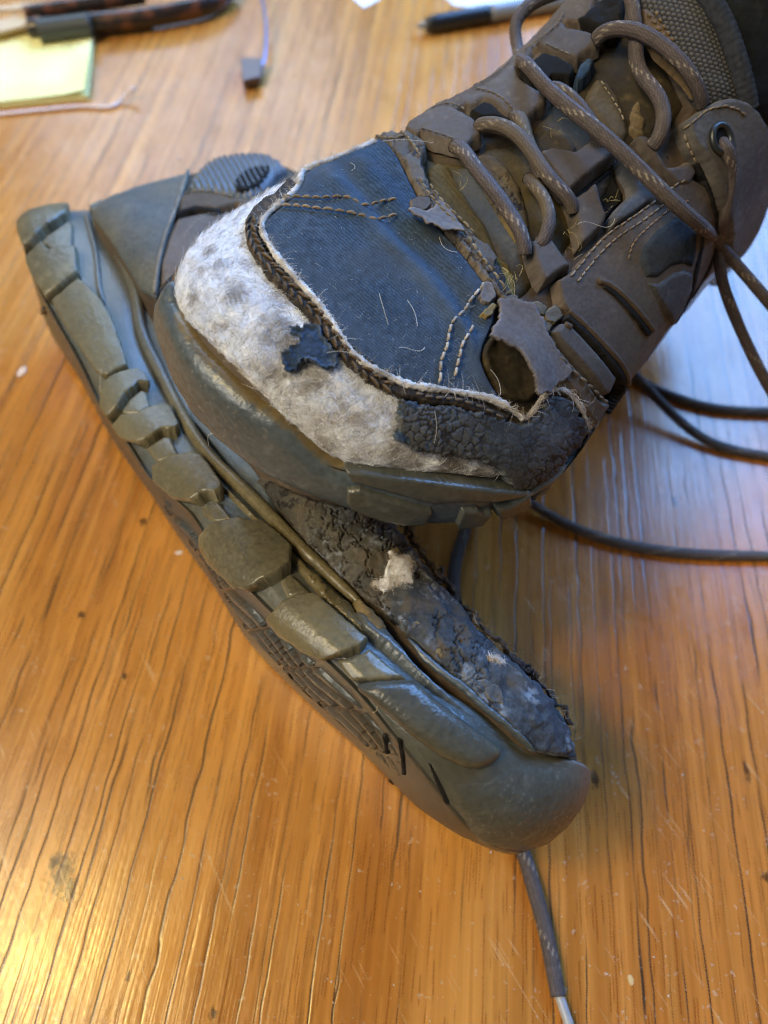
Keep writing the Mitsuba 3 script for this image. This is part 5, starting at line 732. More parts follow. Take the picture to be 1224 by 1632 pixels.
for i, px_ in enumerate(([(452, 317), (480, 317), (520, 318), (560, 320), (578, 330), (600, 326), (625, 321), (640, 319)], [(450, 330), (480, 332), (515, 336), (550, 340), (575, 346), (598, 352), (620, 348), (648, 345)], [(769, 452), (758, 470), (748, 482), (736, 500), (722, 512), (715, 530), (710, 555), (702, 575), (700, 595), (696, 614)], [(753, 520), (744, 536), (735, 552), (731, 570), (727, 585), (723, 600), (721, 617)])):
    seam(TP, TOP, px_, seed=20 + i, tone=((.20, .145, .09) if i < 2 else (.34, .29, .23)))

# frayed cord along the panel, plait of thread below it, frayed hairs
PIPE = [(598, 224), (572, 236), (540, 249), (506, 262), (490, 268), (481, 274), (478, 288), (461, 311), (443, 326), (426, 341), (418, 353), (418, 367), (426, 384), (446, 413), (468, 438), (485, 458), (507, 482), (532, 517), (550, 545), (565, 564), (587, 582), (618, 598), (657, 614), (687, 618), (721, 623), (753, 628), (780, 634), (802, 643), (817, 653), (836, 667)]
PIPE2 = [(836, 667), (848, 658), (858, 643), (872, 627), (888, 620), (905, 624), (918, 636), (930, 658), (940, 684)]
for i, (pp, r0) in enumerate(((PIPE, .00085), (PIPE2, .0006))):
    path = curve_on(TOP, pp, .0004, lift=-.0002)[0]
    V, Fc, S, A = tube(path, r0 * (.35 + 1.3 * fb(path, 420, 3, i)), 12, bumps=lambda S, A: 1 + .22 * np.sin(A * 3 + S * 5200) * np.sin(S * 2300 + A))
    V = V + (fb(V, 1800, 2, 6)[:, None] - .5) * .0005
    C = lerp((.20, .17, .14), (.66, .63, .58) if i == 0 else (.36, .34, .32), np.clip(fb(V, 320, 3, 3) * 1.7 - .25, 0, 1))
    pk = add('piping', (V, Fc), 'fibre', B1, C, label='frayed pale piping along the toe panel' if i == 0 else None)
    rng = np.random.default_rng(30 + i); idx = rng.integers(0, len(path), 900 if i == 0 else 240); nn = TOP.on(project(path[idx]))[1]; tg = unit(np.gradient(path, axis=0))[idx]
    al = unit(tg * rng.choice([-1, 1], (len(idx), 1)) + rng.normal(0, .45, (len(idx), 3)))
    V, Fc, Cc = fibres(len(idx), path[idx] + nn * r0 * .5, nn, al, .0020, .00005, [(.7, .66, .6), (.45, .38, .3)], 40 + i, lift=.5, curl=.8)
    add('fray', (V, Fc), 'fibre', pk, Cc, kind='stuff')
BAND = [(470, 284), (440, 312), (412, 332), (402, 345), (400, 367), (409, 394), (428, 420), (450, 444), (470, 464), (489, 484), (506, 502), (521, 520), (540, 548), (560, 572), (589, 597), (611, 611), (638, 623), (662, 628), (692, 634), (726, 637), (760, 647), (785, 658), (812, 673)]
DARK_BAND = crack_ink(ink((.060, .043, .026), (.026, .020, .014), (.13, .095, .05), f=200), .0016, 8, .0003)
lay('welt_band', B1, TOP, BAND, 'leather', DARK_BAND, thick=.0000, base=-.003, bevel=.0012, line_width=.0040, res=.0004, rag=.0005, relief=crinkle(.0003, 400, 4))
PL, NL = TOP.on(spline(BAND[3:17], 1.5))
for k_, sgn in enumerate((-1, 1)):
    sd = unit(np.cross(unit(np.gradient(PL, axis=0)), NL))
    for V, Fc, C in stitch_pieces(PL + sd * sgn * .00085, NL, .0032, .12, .00038, (.105, .066, .030), 50 + k_, slant=.16 * sgn, lift=.0002, jitter=.3): add('plait_stitch', (V, Fc), 'thread', B1, C)
fine_seam('band_stitching', B1, TOP, BAND[17:], length=.0022, r=.00040, tone=(.10, .078, .055), seed=3)
# torn scraps of blue lining stuck in the fleece
lay('torn_lining', B1, TOP, [(455, 517), (468, 524), (487, 519), (492, 507), (505, 522), (517, 539), (534, 561), (541, 571), (540, 588), (531, 598), (517, 590), (505, 585), (495, 578), (480, 576), (468, 595), (460, 590), (451, 570), (448, 561), (461, 551), (476, 548), (478, 534), (466, 528)], 'nubuck',
    ink((.030, .050, .085), (.012, .018, .028), (.10, .13, .18), f=160, rim=.0008), thick=.0003, base=-.0010, bevel=.0003, res=.00030, rag=.0016, relief=both(crinkle(.0009, 230, 8), crinkle(.0004, 800, 5), lambda P, N, d, q: .0010 * (1 - sstep(0, .0010, d))), label='torn blue scrap of lining in the fleece')
lay('torn_lining', B1, TOP, [(640, 632), (668, 640), (690, 660), (694, 690), (688, 716), (674, 724), (660, 714), (646, 708), (634, 694), (640, 668), (636, 650)], 'nubuck',
    ink((.034, .050, .075), (.014, .020, .028), (.09, .12, .15), f=160, rim=.0008, speck=1.2), thick=.0004, base=-.0015, bevel=.0004, res=.00030, rag=.0016, relief=both(crinkle(.0007, 260, 18), crinkle(.0003, 800, 3)))

# leather strip at the end of the laces, shards torn from it
STRIP = [(588, 214), (604, 206), (645, 208), (670, 216), (682, 232), (676, 262), (690, 300), (722, 340), (752, 366), (782, 392), (800, 424), (816, 462), (832, 486), (826, 504), (806, 494), (788, 472), (770, 446), (744, 410), (716, 378), (700, 360), (676, 330), (655, 290), (640, 258), (622, 236)]
lay('throat_strip', B1, TOP, STRIP, 'leather', crack_ink(ink((.092, .072, .050), (.042, .032, .023), (.165, .13, .09), f=160, rim=.0009), .0042, 61, .00012), thick=.0008, base=-.0032, bevel=.0010, res=.00036, rag=.0008, relief=both(crinkle(.0009, 130, 5), crinkle(.0004, 420, 9), cracked(.0005, .0042, 61, .00012)))
TS = B1 + '__throat_strip'
for i, px_ in enumerate(([(668, 290), (690, 325), (716, 352), (740, 380), (762, 410), (784, 440), (806, 470)], [(640, 216), (660, 240), (672, 262)], [(600, 224), (624, 228), (648, 222)], [(684, 300), (706, 330), (732, 356), (758, 384)])):
    seam(TS, TOP, px_, length=.0024, r=.00036, tone=(.18, .14, .085), seed=70 + i, lift=.0013)
def lifted(edge_px, amount, fade):
    e = cKDTree(spline(TOP.on(edge_px)[0], .0006))
    return lambda P, N, d, q: amount * np.exp(-(e.query(P)[0] / fade) ** 2)
mesh, col = sheet(TOP, [(648, 350), (662, 344), (678, 346), (690, 338), (700, 326), (716, 340), (730, 362), (736, 384), (716, 380), (700, 382), (686, 372), (676, 372), (668, 362), (656, 358)], BROWN_PALE, .0005, lambda P, N, d, q: .0015 + .0022 * np.exp(-(cKDTree(TOP.on(spline([(650, 352), (668, 362), (690, 376), (730, 384)], 2))[0]).query(P)[0] / .004) ** 2) + .0006 * (fb(P, 200, 2, 3) - .5), rag=.0005, seed=2)
add('torn_shard', mesh, 'leather', B1, col, smooth=True)
for i, sh in enumerate(([(652, 322), (668, 316), (686, 318), (690, 330), (672, 344), (652, 340)], [(768, 452), (778, 448), (786, 458), (790, 474), (782, 488), (770, 490), (758, 478)], [(772, 492), (784, 482), (792, 490), (784, 506), (774, 512), (766, 502)])):
    lay('torn_shard', B1, TOP, sh, 'leather', (BROWN, BROWN_PALE, OCHRE)[i], thick=(.0012, .0011, .0009)[i], base=-.001, bevel=.0002, res=.00036, rag=.0004, seed=i, relief=crinkle(.0004, 220, i))

# tongue: pads and dirt between the laces
ribs = lambda P, N, d, q: .00022 * np.sin((q @ np.array([.66, .75])) * 2 * np.pi / .0011)
lay('tongue', B1, TOP, TONGUE, 'leather', OLIVE, thick=-.0034, base=-.0060, bevel=.004, res=.0006, relief=crinkle(.0006, 90, 3))
TG = B1 + '__tongue'
lay('pad', TG, TOP, [(682, 252), (699, 242), (716, 247), (726, 261), (743, 290), (760, 317), (778, 342), (795, 376), (812, 420), (806, 440), (790, 412), (768, 384), (751, 366), (726, 339), (699, 308), (684, 286)], 'nubuck', ink((.072, .060, .034), (.034, .028, .017), (.15, .12, .05), dust=(.20, .13, .03), dust_amt=.6), thick=-0.0020, base=-.0050, bevel=.0025, res=.0004, relief=both(ribs, crinkle(.0006, 110, 4)))
lay('pad', TG, TOP, [(751, 238), (770, 231), (792, 236), (814, 256), (834, 285), (846, 320), (852, 350), (851, 372), (842, 384), (826, 376), (806, 346), (785, 312), (766, 280), (755, 256)], 'leather', crack_ink(ink((.115, .088, .052), (.065, .048, .026), (.19, .15, .085), dust=(.20, .13, .03), dust_amt=.7, dust_f=40), .012, 77, .00012, gate=(.45, .6)), thick=-0.0014, base=-.0050, bevel=.0026, res=.0004, relief=both(crinkle(.0004, 100, 6), cracked(.0004, .012, 77, .00012, gate=(.45, .6))))
lay('pad', TG, TOP, [(783, 390), (800, 394), (820, 410), (832, 440), (830, 470), (812, 468), (800, 442), (788, 415)], 'leather', ink((.19, .125, .022), (.07, .045, .012), (.32, .24, .07), f=200), thick=-0.0022, base=-.0050, bevel=.0018, res=.00036, relief=crinkle(.0005, 300, 6), label='ochre dirt caked at the end of the tongue')
lay('pad', TG, TOP, [(846, 244), (852, 215), (868, 196), (890, 186), (908, 200), (925, 225), (918, 246), (882, 242), (862, 246), (851, 256)], 'leather', OLIVE, thick=-0.0016, base=-.0050, bevel=.0022, res=.0004, relief=crinkle(.0004, 120, 7))
lay('pad', TG, TOP, [(928, 160), (938, 132), (952, 112), (972, 120), (990, 145), (1004, 180), (1008, 205), (1000, 222), (980, 226), (956, 200), (940, 182)], 'leather', ink((.095, .072, .040), (.05, .038, .02), (.16, .12, .065), dust=(.17, .11, .03), dust_amt=.5), thick=-0.0008, base=-.0050, bevel=.0035, res=.0004, relief=crinkle(.0003, 120, 8))
fine_seam('stitching', TG, TOP, [(958, 128), (972, 150), (986, 172), (996, 198)], tone=(.26, .20, .12), seed=5, lift=-.0003)
lay('pad', TG, TOP, [(1008, 160), (1022, 150), (1034, 175), (1036, 212), (1016, 218), (1006, 205)], 'leather', ink((.15, .105, .05), (.07, .05, .022), (.24, .18, .1)), thick=-0.0020, base=-.0050, bevel=.0018, res=.0004, relief=lambda P, N, d, q: .0007 * np.sin((q @ np.array([.25, .97])) * 2 * np.pi / .0034))

# the padded top of the tongue: woven mesh, edge binding, leather patch
def weave(P, N, d, q):
    a, b = q[:, 0] / .00165, q[:, 1] / .0011; a = a + .5 * (np.floor(b) % 2)
    return .00042 * (np.sin(np.pi * (a % 1)) ** .7 * np.sin(np.pi * (b % 1)) ** .7 - .5)
def weave_ink(P, N, d, q):
    a, b = q[:, 0] / .00165, q[:, 1] / .0011; a = a + .5 * (np.floor(b) % 2); m = np.sin(np.pi * (a % 1)) * np.sin(np.pi * (b % 1))
    return lerp((.012, .012, .013), (.125, .118, .11), m ** .8) * (.75 + .5 * fb(P, 90, 2, 3))[:, None]
lay('mesh_lining', B1, TOP, [(1006, -20), (1116, -20), (1140, 30), (1160, 80), (1176, 130), (1182, 172), (1120, 182), (1096, 150), (1068, 100), (1040, 55), (1012, 28)], 'fibre', weave_ink, thick=.0030, base=-.001, bevel=.007, res=.00030, relief=weave, label='coarse grey mesh at the top of the tongue')
lay('tongue_label', B1, TOP, [(1018, 26), (1032, 27), (1050, 44), (1072, 78), (1094, 116), (1110, 152), (1112, 166), (1098, 162), (1082, 140), (1060, 118), (1040, 100), (1022, 70)], 'leather', ink((.14, .088, .040), (.075, .046, .020), (.21, .14, .07), f=120), thick=.0042, base=.001, bevel=.0012, res=.0004, label='tan leather patch on the tongue')
for k_ in range(2):                         # raised marks, too worn to read
    path = TOP.on(spline([(1030 + 12 * k_, 40 - 4 * k_), (1052 + 8 * k_, 72 - 2 * k_), (1076 + 4 * k_, 108), (1096, 142)], 2))
    for V, Fc, C in stitch_pieces(*path, .0013, .9, .0005, (.15, .10, .05), 80 + k_, lift=.0040): add('raised_mark', (V, Fc), 'leather', B1 + '__tongue_label', C)
rimp = curve_on(TOP, [(1108, -20), (1130, 10), (1150, 50), (1166, 100), (1176, 140), (1182, 175)], .0004, lift=.0022)[0]
V, Fc, S, A = tube(rimp, .0032, 26, bumps=lambda S, A: 1 + .05 * np.sin(A * 10 + S * 1700) * np.sin(A * 10 - S * 1700))
add('tongue_binding', (V, Fc), 'fibre', B1, lerp((.014, .016, .02), (.05, .055, .065), fb(V, 900, 2, 3)))
lay('collar_lining', B1, TOP, [(1118, -30), (1260, -30), (1260, 230), (1215, 200), (1190, 172), (1180, 165), (1172, 110), (1155, 50)], 'fibre', ink((.014, .016, .016), (.006, .006, .006), (.035, .034, .03), f=90), thick=.0006, base=-.003, bevel=.006, res=.0006, relief=crinkle(.0006, 160, 3), label='dark padded collar at the opening of the upper boot')

# ---------------------------------------------------------------- eyestays, lace loops, side panels of the upper boot
LOOP = ink((.084, .065, .050), (.046, .034, .026), (.18, .15, .12), f=60, rim=.0010, speck=.3, dust=(.15, .12, .085), dust_amt=.3)
def dome(h, w):
    return lambda P, N, d, q: h * sstep(0, w, d)
def loop(name, px_, h=.0015, dome_h=.0012, seed=0, ink_=LOOP, rag=.0, **k):
    return lay(name, B1, TOP, px_, 'leather', ink_, thick=h * 1.1, base=-.0026, bevel=.0018, soften=3, res=.0004, rag=rag, seed=seed, relief=both(crinkle(.0003, 130, seed), crinkle(.00012, 500, seed + 1)), **k)
lay('eyestay', B1, TOP, [(640, 214), (650, 196), (672, 182), (700, 165), (722, 156), (761, 136), (798, 107), (822, 86), (840, 62), (858, 38), (880, 20), (900, -10), (960, -20), (946, 26), (925, 46), (905, 44), (880, 62), (852, 86), (828, 112), (816, 128), (790, 150), (750, 172), (716, 190), (690, 214), (660, 222)], 'leather', BROWN, thick=.0016, base=-.0028, bevel=.0014, res=.0005, rag=.0004, seed=4, relief=crinkle(.0005, 90, 3), label='cracked far side strip holding the lace loops')
loop('lace_loop', [(648, 209), (662, 188), (682, 178), (703, 166), (722, 168), (743, 182), (760, 194), (771, 206), (771, 224), (756, 231), (748, 238), (746, 248), (734, 242), (716, 237), (697, 230), (677, 224), (668, 217), (652, 213)], seed=1, rag=.0003)
loop('lace_loop', [(722, 158), (761, 138), (798, 110), (824, 100), (828, 114), (832, 127), (852, 140), (867, 147), (874, 159), (872, 172), (857, 181), (847, 192), (840, 207), (832, 201), (820, 196), (798, 187), (783, 171), (770, 167), (748, 178), (730, 172)], seed=2)
loop('lace_loop', [(850, 76), (860, 60), (868, 48), (884, 36), (901, 30), (906, 44), (925, 47), (945, 53), (956, 62), (955, 81), (940, 89), (926, 98), (920, 106), (908, 103), (886, 94), (866, 87)], seed=3)
lay('gap', B1, TOP, [(745, 184), (771, 166), (785, 170), (800, 186), (818, 196), (812, 202), (786, 196), (768, 198), (756, 192)], 'fibre', BLACK, thick=.0019, base=-.003, bevel=.001, res=.0005)  # raised black patch: shade between two loops put in as colour
lay('gap', B1, TOP, [(824, 122), (838, 110), (866, 88), (890, 94), (912, 106), (918, 118), (908, 132), (880, 130), (868, 144), (850, 138), (832, 128)], 'fibre', BLACK, thick=.0019, base=-.003, bevel=.001, res=.0005)  # black laid over the strip in place of shade under the loop
lay('torn_lining', B1, TOP, [(914, 128), (922, 106), (938, 94), (948, 96), (944, 112), (932, 130), (920, 138)], 'nubuck', ink((.03, .055, .095), (.012, .022, .04), (.08, .11, .15), f=120), thick=.0012, base=-.003, bevel=.001, res=.0004, rag=.0006)
lay('gap', B1, TOP, [(903, 42), (930, 28), (950, 6), (975, -10), (1000, 0), (996, 30), (984, 62), (962, 62), (945, 52), (925, 46)], 'fibre', BLACK, thick=.0019, base=-.003, bevel=.002, res=.0005, relief=crinkle(.001, 200, 3))  # black piece standing for the shade behind the top loop
fine_seam('stitching', B1, TOP, [(838, 92), (858, 76), (880, 60), (896, 44), (903, 28)], seed=6, lift=.0022); fine_seam('stitching', B1, TOP, [(756, 148), (790, 130), (818, 108)], seed=7, lift=.0022)

for i, px_ in enumerate(([(672, 214), (700, 222), (722, 230)], [(690, 182), (716, 174), (742, 184)], [(760, 150), (792, 160), (822, 190)], [(826, 108), (846, 128), (866, 144)], [(872, 78), (892, 88), (916, 98)])):
    fine_seam('stitching', B1, TOP, px_, seed=60 + i, lift=.0018, tone=(.15, .12, .085))
# near side: quarter with stitched edge, loops and strap
QUARTER = [(884, 448), (905, 436), (932, 406), (962, 374), (996, 350), (1035, 320), (1066, 298), (1096, 280), (1128, 300), (1140, 345), (1138, 400), (1142, 436), (1082, 500), (1042, 560), (1003, 612), (985, 596), (950, 552), (915, 512), (893, 490)]
lay('quarter', B1, TOP, QUARTER, 'leather', BROWN, thick=.0012, base=-.0028, bevel=.0012, res=.0005, seed=2, relief=crinkle(.0004, 70, 2))
for i, px_ in enumerate(([(906, 444), (932, 412), (962, 380), (998, 354), (1036, 326), (1066, 302), (1092, 286)], [(916, 452), (940, 422), (970, 390), (1006, 364), (1044, 336), (1076, 312)])):
    fine_seam('stitching', B1, TOP, px_, length=.0022, r=.00032, tone=(.20, .155, .105), seed=10 + i, lift=.0014)
fine_seam('stitching', B1, TOP, [(996, 416), (1000, 400), (1018, 374), (1044, 351), (1068, 331), (1092, 322)], seed=12, lift=.0014, tone=(.20, .13, .075))
lay('side_panel', B1, TOP, [(1076, 342), (1096, 357), (1108, 372), (1106, 402), (1100, 430), (1082, 424), (1064, 428), (1042, 447), (1022, 446), (1010, 419), (1015, 397), (1039, 368)], 'nubuck', ink((.015, .024, .033), (.008, .012, .016), (.06, .07, .08), f=60, speck=1.0, dust=(.09, .085, .075), dust_amt=.35), thick=.0022, base=-.001, bevel=.0022, res=.0004, relief=both(twill, crinkle(.0002, 90, 3)), label='dark blue fabric inset on the near side of the ankle')
lay('side_panel', B1, TOP, [(1022, 450), (1042, 450), (1066, 432), (1084, 428), (1100, 434), (1098, 462), (1082, 498), (1066, 524), (1051, 500), (1030, 465)], 'leather', ink((.050, .048, .044), (.03, .03, .028), (.10, .095, .085), f=60), thick=.0022, base=-.001, bevel=.0018, res=.0004, relief=crinkle(.0003, 90, 6))
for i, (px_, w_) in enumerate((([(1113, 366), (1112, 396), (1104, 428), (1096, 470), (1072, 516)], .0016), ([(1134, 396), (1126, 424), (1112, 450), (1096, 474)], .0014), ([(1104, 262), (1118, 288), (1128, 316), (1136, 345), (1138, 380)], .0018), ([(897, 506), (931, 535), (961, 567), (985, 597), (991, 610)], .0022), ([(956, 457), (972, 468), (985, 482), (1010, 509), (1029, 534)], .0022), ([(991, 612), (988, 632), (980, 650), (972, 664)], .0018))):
    lay('channel_shade', B1, TOP, px_, 'fibre', BLACK, thick=.0018, base=-.001, bevel=.0006, line_width=w_, res=.0004, rag=.0002, seed=i)  # raised black strips stand in for the shade of grooves
for i, px_ in enumerate(([(900, 498), (934, 528), (965, 560), (990, 592), (994, 612)], [(946, 452), (968, 458), (984, 470), (1012, 499), (1034, 526)], [(893, 520), (905, 526)])):
    path = curve_on(TOP, px_, .0005, lift=.0016)[0]; V, Fc, S, A = tube(path, .0009 * (.8 + .4 * fb(path, 300, 2, i)), 10)
    add('edge_roll', (V, Fc), 'leather', B1, BROWN(V, V, np.full(len(V), .01), None))
lay('side_pad', B1, TOP, [(874, 530), (892, 514), (906, 516), (930, 540), (958, 572), (982, 602), (970, 628), (956, 634), (936, 606), (912, 578), (884, 548)], 'leather', ink((.075, .062, .050), (.045, .037, .03), (.13, .11, .09), f=60), thick=.0018, base=-.0025, bevel=.0018, res=.0004, relief=crinkle(.0003, 110, 5))
lay('side_strip', B1, TOP, [(868, 560), (880, 548), (910, 580), (936, 610), (956, 640), (972, 640), (978, 652), (960, 672), (944, 684), (928, 656), (912, 632), (892, 606), (876, 584)], 'leather', BROWN, thick=.0012, base=-.0028, bevel=.0012, res=.0004, rag=.0003, relief=crinkle(.0004, 120, 6))
fine_seam('stitching', B1, TOP, [(884, 570), (910, 596), (934, 618), (958, 640)], length=.0024, r=.00042, tone=(.13, .10, .07), seed=15, lift=.0016)
for i, px_ in enumerate(([(836, 488), (852, 478), (872, 490), (866, 506), (846, 508)], [(862, 500), (884, 484), (898, 504), (880, 520), (866, 516)], [(858, 512), (872, 508), (880, 522), (872, 534), (862, 526)])):
    lay('torn_shard', B1, TOP, px_, 'leather', ink((.12, .09, .05), (.05, .038, .022), (.2, .16, .09), f=160), thick=.0010, base=-.002, bevel=.0004, res=.0004, rag=.0004, seed=i + 4, relief=crinkle(.0006, 200, i))
loop('lace_loop', [(833, 376), (842, 386), (856, 380), (860, 368), (873, 372), (884, 391), (898, 411), (914, 430), (898, 436), (881, 447), (864, 460), (854, 448), (844, 421), (837, 394)], seed=5, h=.0020)
loop('lace_loop', [(898, 318), (918, 313), (935, 302), (950, 286), (958, 318), (969, 348), (960, 366), (936, 390), (920, 400), (915, 372), (908, 340)], seed=6, h=.0018)
loop('eyestay', [(984, 258), (1006, 238), (1030, 262), (1060, 300), (1092, 322), (1060, 336), (1030, 330), (1004, 350), (972, 370), (968, 352), (984, 330), (1004, 310), (1002, 296), (990, 278)], seed=7, h=.0018, dome_h=.0006, ink_=ink((.075, .073, .072), (.045, .044, .045), (.14, .13, .12), f=60))
lay('gap', B1, TOP, [(948, 284), (966, 268), (982, 254), (992, 276), (1003, 296), (1004, 310), (986, 328), (970, 348), (960, 322), (954, 300)], 'fibre', BLACK, thick=-.0030, base=-.007, bevel=.001, res=.0005, relief=lambda P, N, d, q: -.002 * sstep(0, .003, d), label='torn hole beside the strap')  # the hole is sunk; black colour adds the shade inside it
loop('strap', [(849, 256), (858, 246), (880, 241), (913, 247), (934, 230), (953, 214), (970, 230), (987, 249), (968, 266), (947, 281), (925, 300), (903, 319), (893, 314), (873, 286), (857, 266)], seed=8, h=.0030, dome_h=.0006)
loop('lace_loop', [(1006, 224), (1016, 214), (1033, 217), (1047, 240), (1062, 266), (1085, 262), (1098, 252), (1110, 276), (1096, 300), (1072, 302), (1042, 272), (1022, 246)], seed=9, h=.0018)
lay('gap', B1, TOP, [(1044, 200), (1058, 150), (1072, 150), (1080, 190), (1074, 210), (1080, 236), (1088, 256), (1064, 264), (1050, 240), (1040, 216)], 'fibre', BLACK, thick=-.0012, base=-.005, bevel=.002, res=.0005, relief=crinkle(.0008, 200, 2))  # shade beside the lace drawn as a black piece
TAB = [(1076, 206), (1084, 196), (1100, 186), (1116, 174), (1134, 163), (1154, 158), (1176, 162), (1194, 176), (1208, 200), (1220, 230), (1228, 265), (1220, 320), (1206, 352), (1184, 400), (1160, 418), (1142, 428), (1138, 380), (1134, 340), (1124, 305), (1108, 268), (1090, 246), (1080, 228)]
lay('ankle_flap', B1, TOP, TAB, 'leather', ink((.085, .076, .066), (.05, .044, .038), (.17, .145, .115), f=60, rim=.0012, dust=(.14, .12, .09), dust_amt=.35), thick=.0050, base=-.0025, bevel=.0022, res=.0005, seed=3, relief=both(crinkle(.0004, 80, 3), crinkle(.00015, 400, 4)), label='brown ankle flap with a metal eyelet')
AF = B1 + '__ankle_flap'; FLAP_TOP = Laid(AF)
for i, px_ in enumerate(([(1090, 206), (1110, 190), (1134, 174), (1154, 170), (1172, 174), (1188, 186)], [(1092, 214), (1100, 236), (1112, 262), (1122, 290)])): seam(AF, FLAP_TOP, px_, length=.0024, r=.00036, tone=(.20, .155, .10), seed=90 + i, lift=.0001)
eyeP, eyeN = FLAP_TOP.on([(1148, 222)]); eyeN = unit(eyeN[0]); eyeP = eyeP[0] + eyeN * .0005
ea = unit(np.cross(eyeN, [.2, .9, .1])); eb = np.cross(eyeN, ea); th = np.linspace(0, 2 * np.pi, 49)[:-1]
ringc = eyeP + (np.cos(th)[:, None] * ea + np.sin(th)[:, None] * eb) * .0041
ringc = np.vstack([ringc, ringc[:2]]); V, Fc, S, A = tube(ringc, .00105, 12, closed_ends=False)
painted('metal', .38, .5, metallic=.75)
add('eyelet', (V, Fc), 'metal', AF, np.tile([.06, .063, .06], (len(V), 1)))
disc = np.vstack([eyeP[None] - eyeN * .0002, eyeP + (np.cos(th)[:, None] * ea + np.sin(th)[:, None] * eb) * .0040 - eyeN * .0002]); n_ = len(th)
add('eyelet_shade', (disc, np.stack([np.zeros(n_, int), 1 + np.arange(n_), 1 + (np.arange(n_) + 1) % n_], 1)), 'fibre', AF, np.tile([.008, .008, .008], (n_ + 1, 1)))  # flat black disc stands for the shade inside the eyelet

# the big torn flap and the sunk hollow, shadow partly in its colour
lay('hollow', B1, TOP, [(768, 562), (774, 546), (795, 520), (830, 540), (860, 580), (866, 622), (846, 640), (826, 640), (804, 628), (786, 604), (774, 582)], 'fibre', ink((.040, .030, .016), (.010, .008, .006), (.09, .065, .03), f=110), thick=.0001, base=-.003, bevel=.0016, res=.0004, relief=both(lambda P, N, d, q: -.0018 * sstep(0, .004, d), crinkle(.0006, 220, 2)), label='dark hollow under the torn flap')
FLAP = [(792, 484), (806, 481), (822, 482), (845, 494), (858, 511), (867, 531), (878, 553), (890, 580), (900, 598), (892, 608), (877, 617), (862, 630), (853, 630), (840, 638), (833, 610), (823, 590), (816, 577), (801, 565), (784, 555), (768, 548), (777, 531), (788, 511), (793, 495)]
free = cKDTree(TOP.on(spline([(766, 546), (784, 555), (801, 565), (816, 577), (823, 590), (833, 609), (842, 638)], 2))[0])
FLAP_INK = ink((.125, .103, .092), (.080, .064, .056), (.19, .165, .15), f=70, speck=.7, rim=.0006)
# drawn where it lies seen from the camera side, then lifted along its torn edge
mesh, col = sheet(TOP, FLAP, FLAP_INK, .0008, lambda P, N, d, q: .0020 + .0036 * np.exp(-(free.query(P)[0] / .0075) ** 2) + .0012 * (fb(P, 75, 2, 6) - .5) + .00025 * (fb(P, 420, 2, 7) - .5), rag=.0009, seed=12)
add('torn_flap', mesh, 'nubuck', B1, col, label='grey-brown leather flap torn up at the side of the toe')

# ---------------------------------------------------------------- laces of the upper boot
LACE = B1 + '__shoelace'
labels.setdefault(LACE, {})
def over(surf, px, lifts, step=2.0):
    """A path in space over the surface, lifted by the given amounts (metres) at the drawn points."""
    P, N = surf.on(px); return P + N * np.asarray(lifts, float)[:, None]
def lace(parent, path, seed=0, r=.0020, dirt=.15, name='shoelace', **k):
    m, c = lace_mesh(path, r, seed, dirt); return add(name, m, 'thread', parent, c, **k)
del labels[LACE]
def reach(px, d):
    return at_depth(px, d)
top_d = lambda px: (TOP.on(px)[0] - EYE) @ FWD
# long loose end: loops up over the far side, crosses the whole instep and hangs down on the near side
pl = [(905, -16), (868, -4), (838, 14), (822, 40), (824, 72), (842, 106), (872, 140), (908, 172), (950, 206), (1000, 250), (1050, 300), (1100, 346), (1150, 394), (1190, 440), (1240, 500)]
dl = top_d(pl); dl = dl - np.array([.010, .008, .004, .004, .006, .009, .010, .011, .012, .012, .013, .0145, .0155, .0, .0]); dl[-2:] = dl[-3] + np.array([.006, .016])
dl[:4] = dl[4] + np.array([.006, .004, .002, .001])
lace(B1, reach(pl, dl), 1, label='long loose lace end looping over the instep')
for i, (px_, lf) in enumerate((
    ([(950, 72), (968, 70), (995, 73), (1024, 84), (1052, 104), (1078, 130), (1096, 152), (1112, 172)], [.002, .005, .0065, .007, .007, .0065, .005, .002]),
    ([(1000, -20), (1004, 20), (1008, 50), (1010, 76), (1012, 104), (1022, 134), (1038, 162), (1046, 192), (1044, 218), (1036, 238)], [.006, .006, .0055, .004, .0025, .003, .004, .0045, .004, .001]),
    ([(762, 206), (782, 216), (812, 234), (838, 262), (858, 290), (878, 312), (900, 328), (912, 340)], [.001, .004, .0055, .0055, .005, .0045, .003, .0005]),
    ([(724, 238), (736, 256), (750, 282), (772, 312), (795, 342), (812, 366), (826, 392), (834, 410)], [.001, .0032, .004, .0042, .004, .0036, .003, .001]),
    ([(820, 190), (828, 206), (836, 232), (846, 258), (860, 290)], [.0005, .0032, .003, .0028, .001]),
    ([(842, 288), (856, 318), (866, 346), (867, 372), (858, 396)], [.0005, .0028, .0034, .003, .0005]),
    ([(868, 152), (884, 160), (906, 178), (928, 204), (944, 228), (952, 244)], [.001, .004, .005, .0048, .004, .001]))):
    lace(B1, over(TOP, px_, lf), 2 + i, dirt=(.15, .3, .3, .45, .6, .8, .3)[i])
# end hanging from the eyelet
ph = [(1148, 226), (1157, 236), (1165, 262), (1163, 300), (1154, 345), (1146, 392), (1148, 430), (1158, 470), (1180, 525), (1206, 580), (1240, 640)]
dh = top_d(ph); dh[:6] -= np.array([.005, .0095, .0105, .0105, .0100, .0090]); dh[6:] = dh[5] + np.array([.004, .010, .018, .026, .036])
lace(B1, reach(ph, dh), 12, r=.0020)
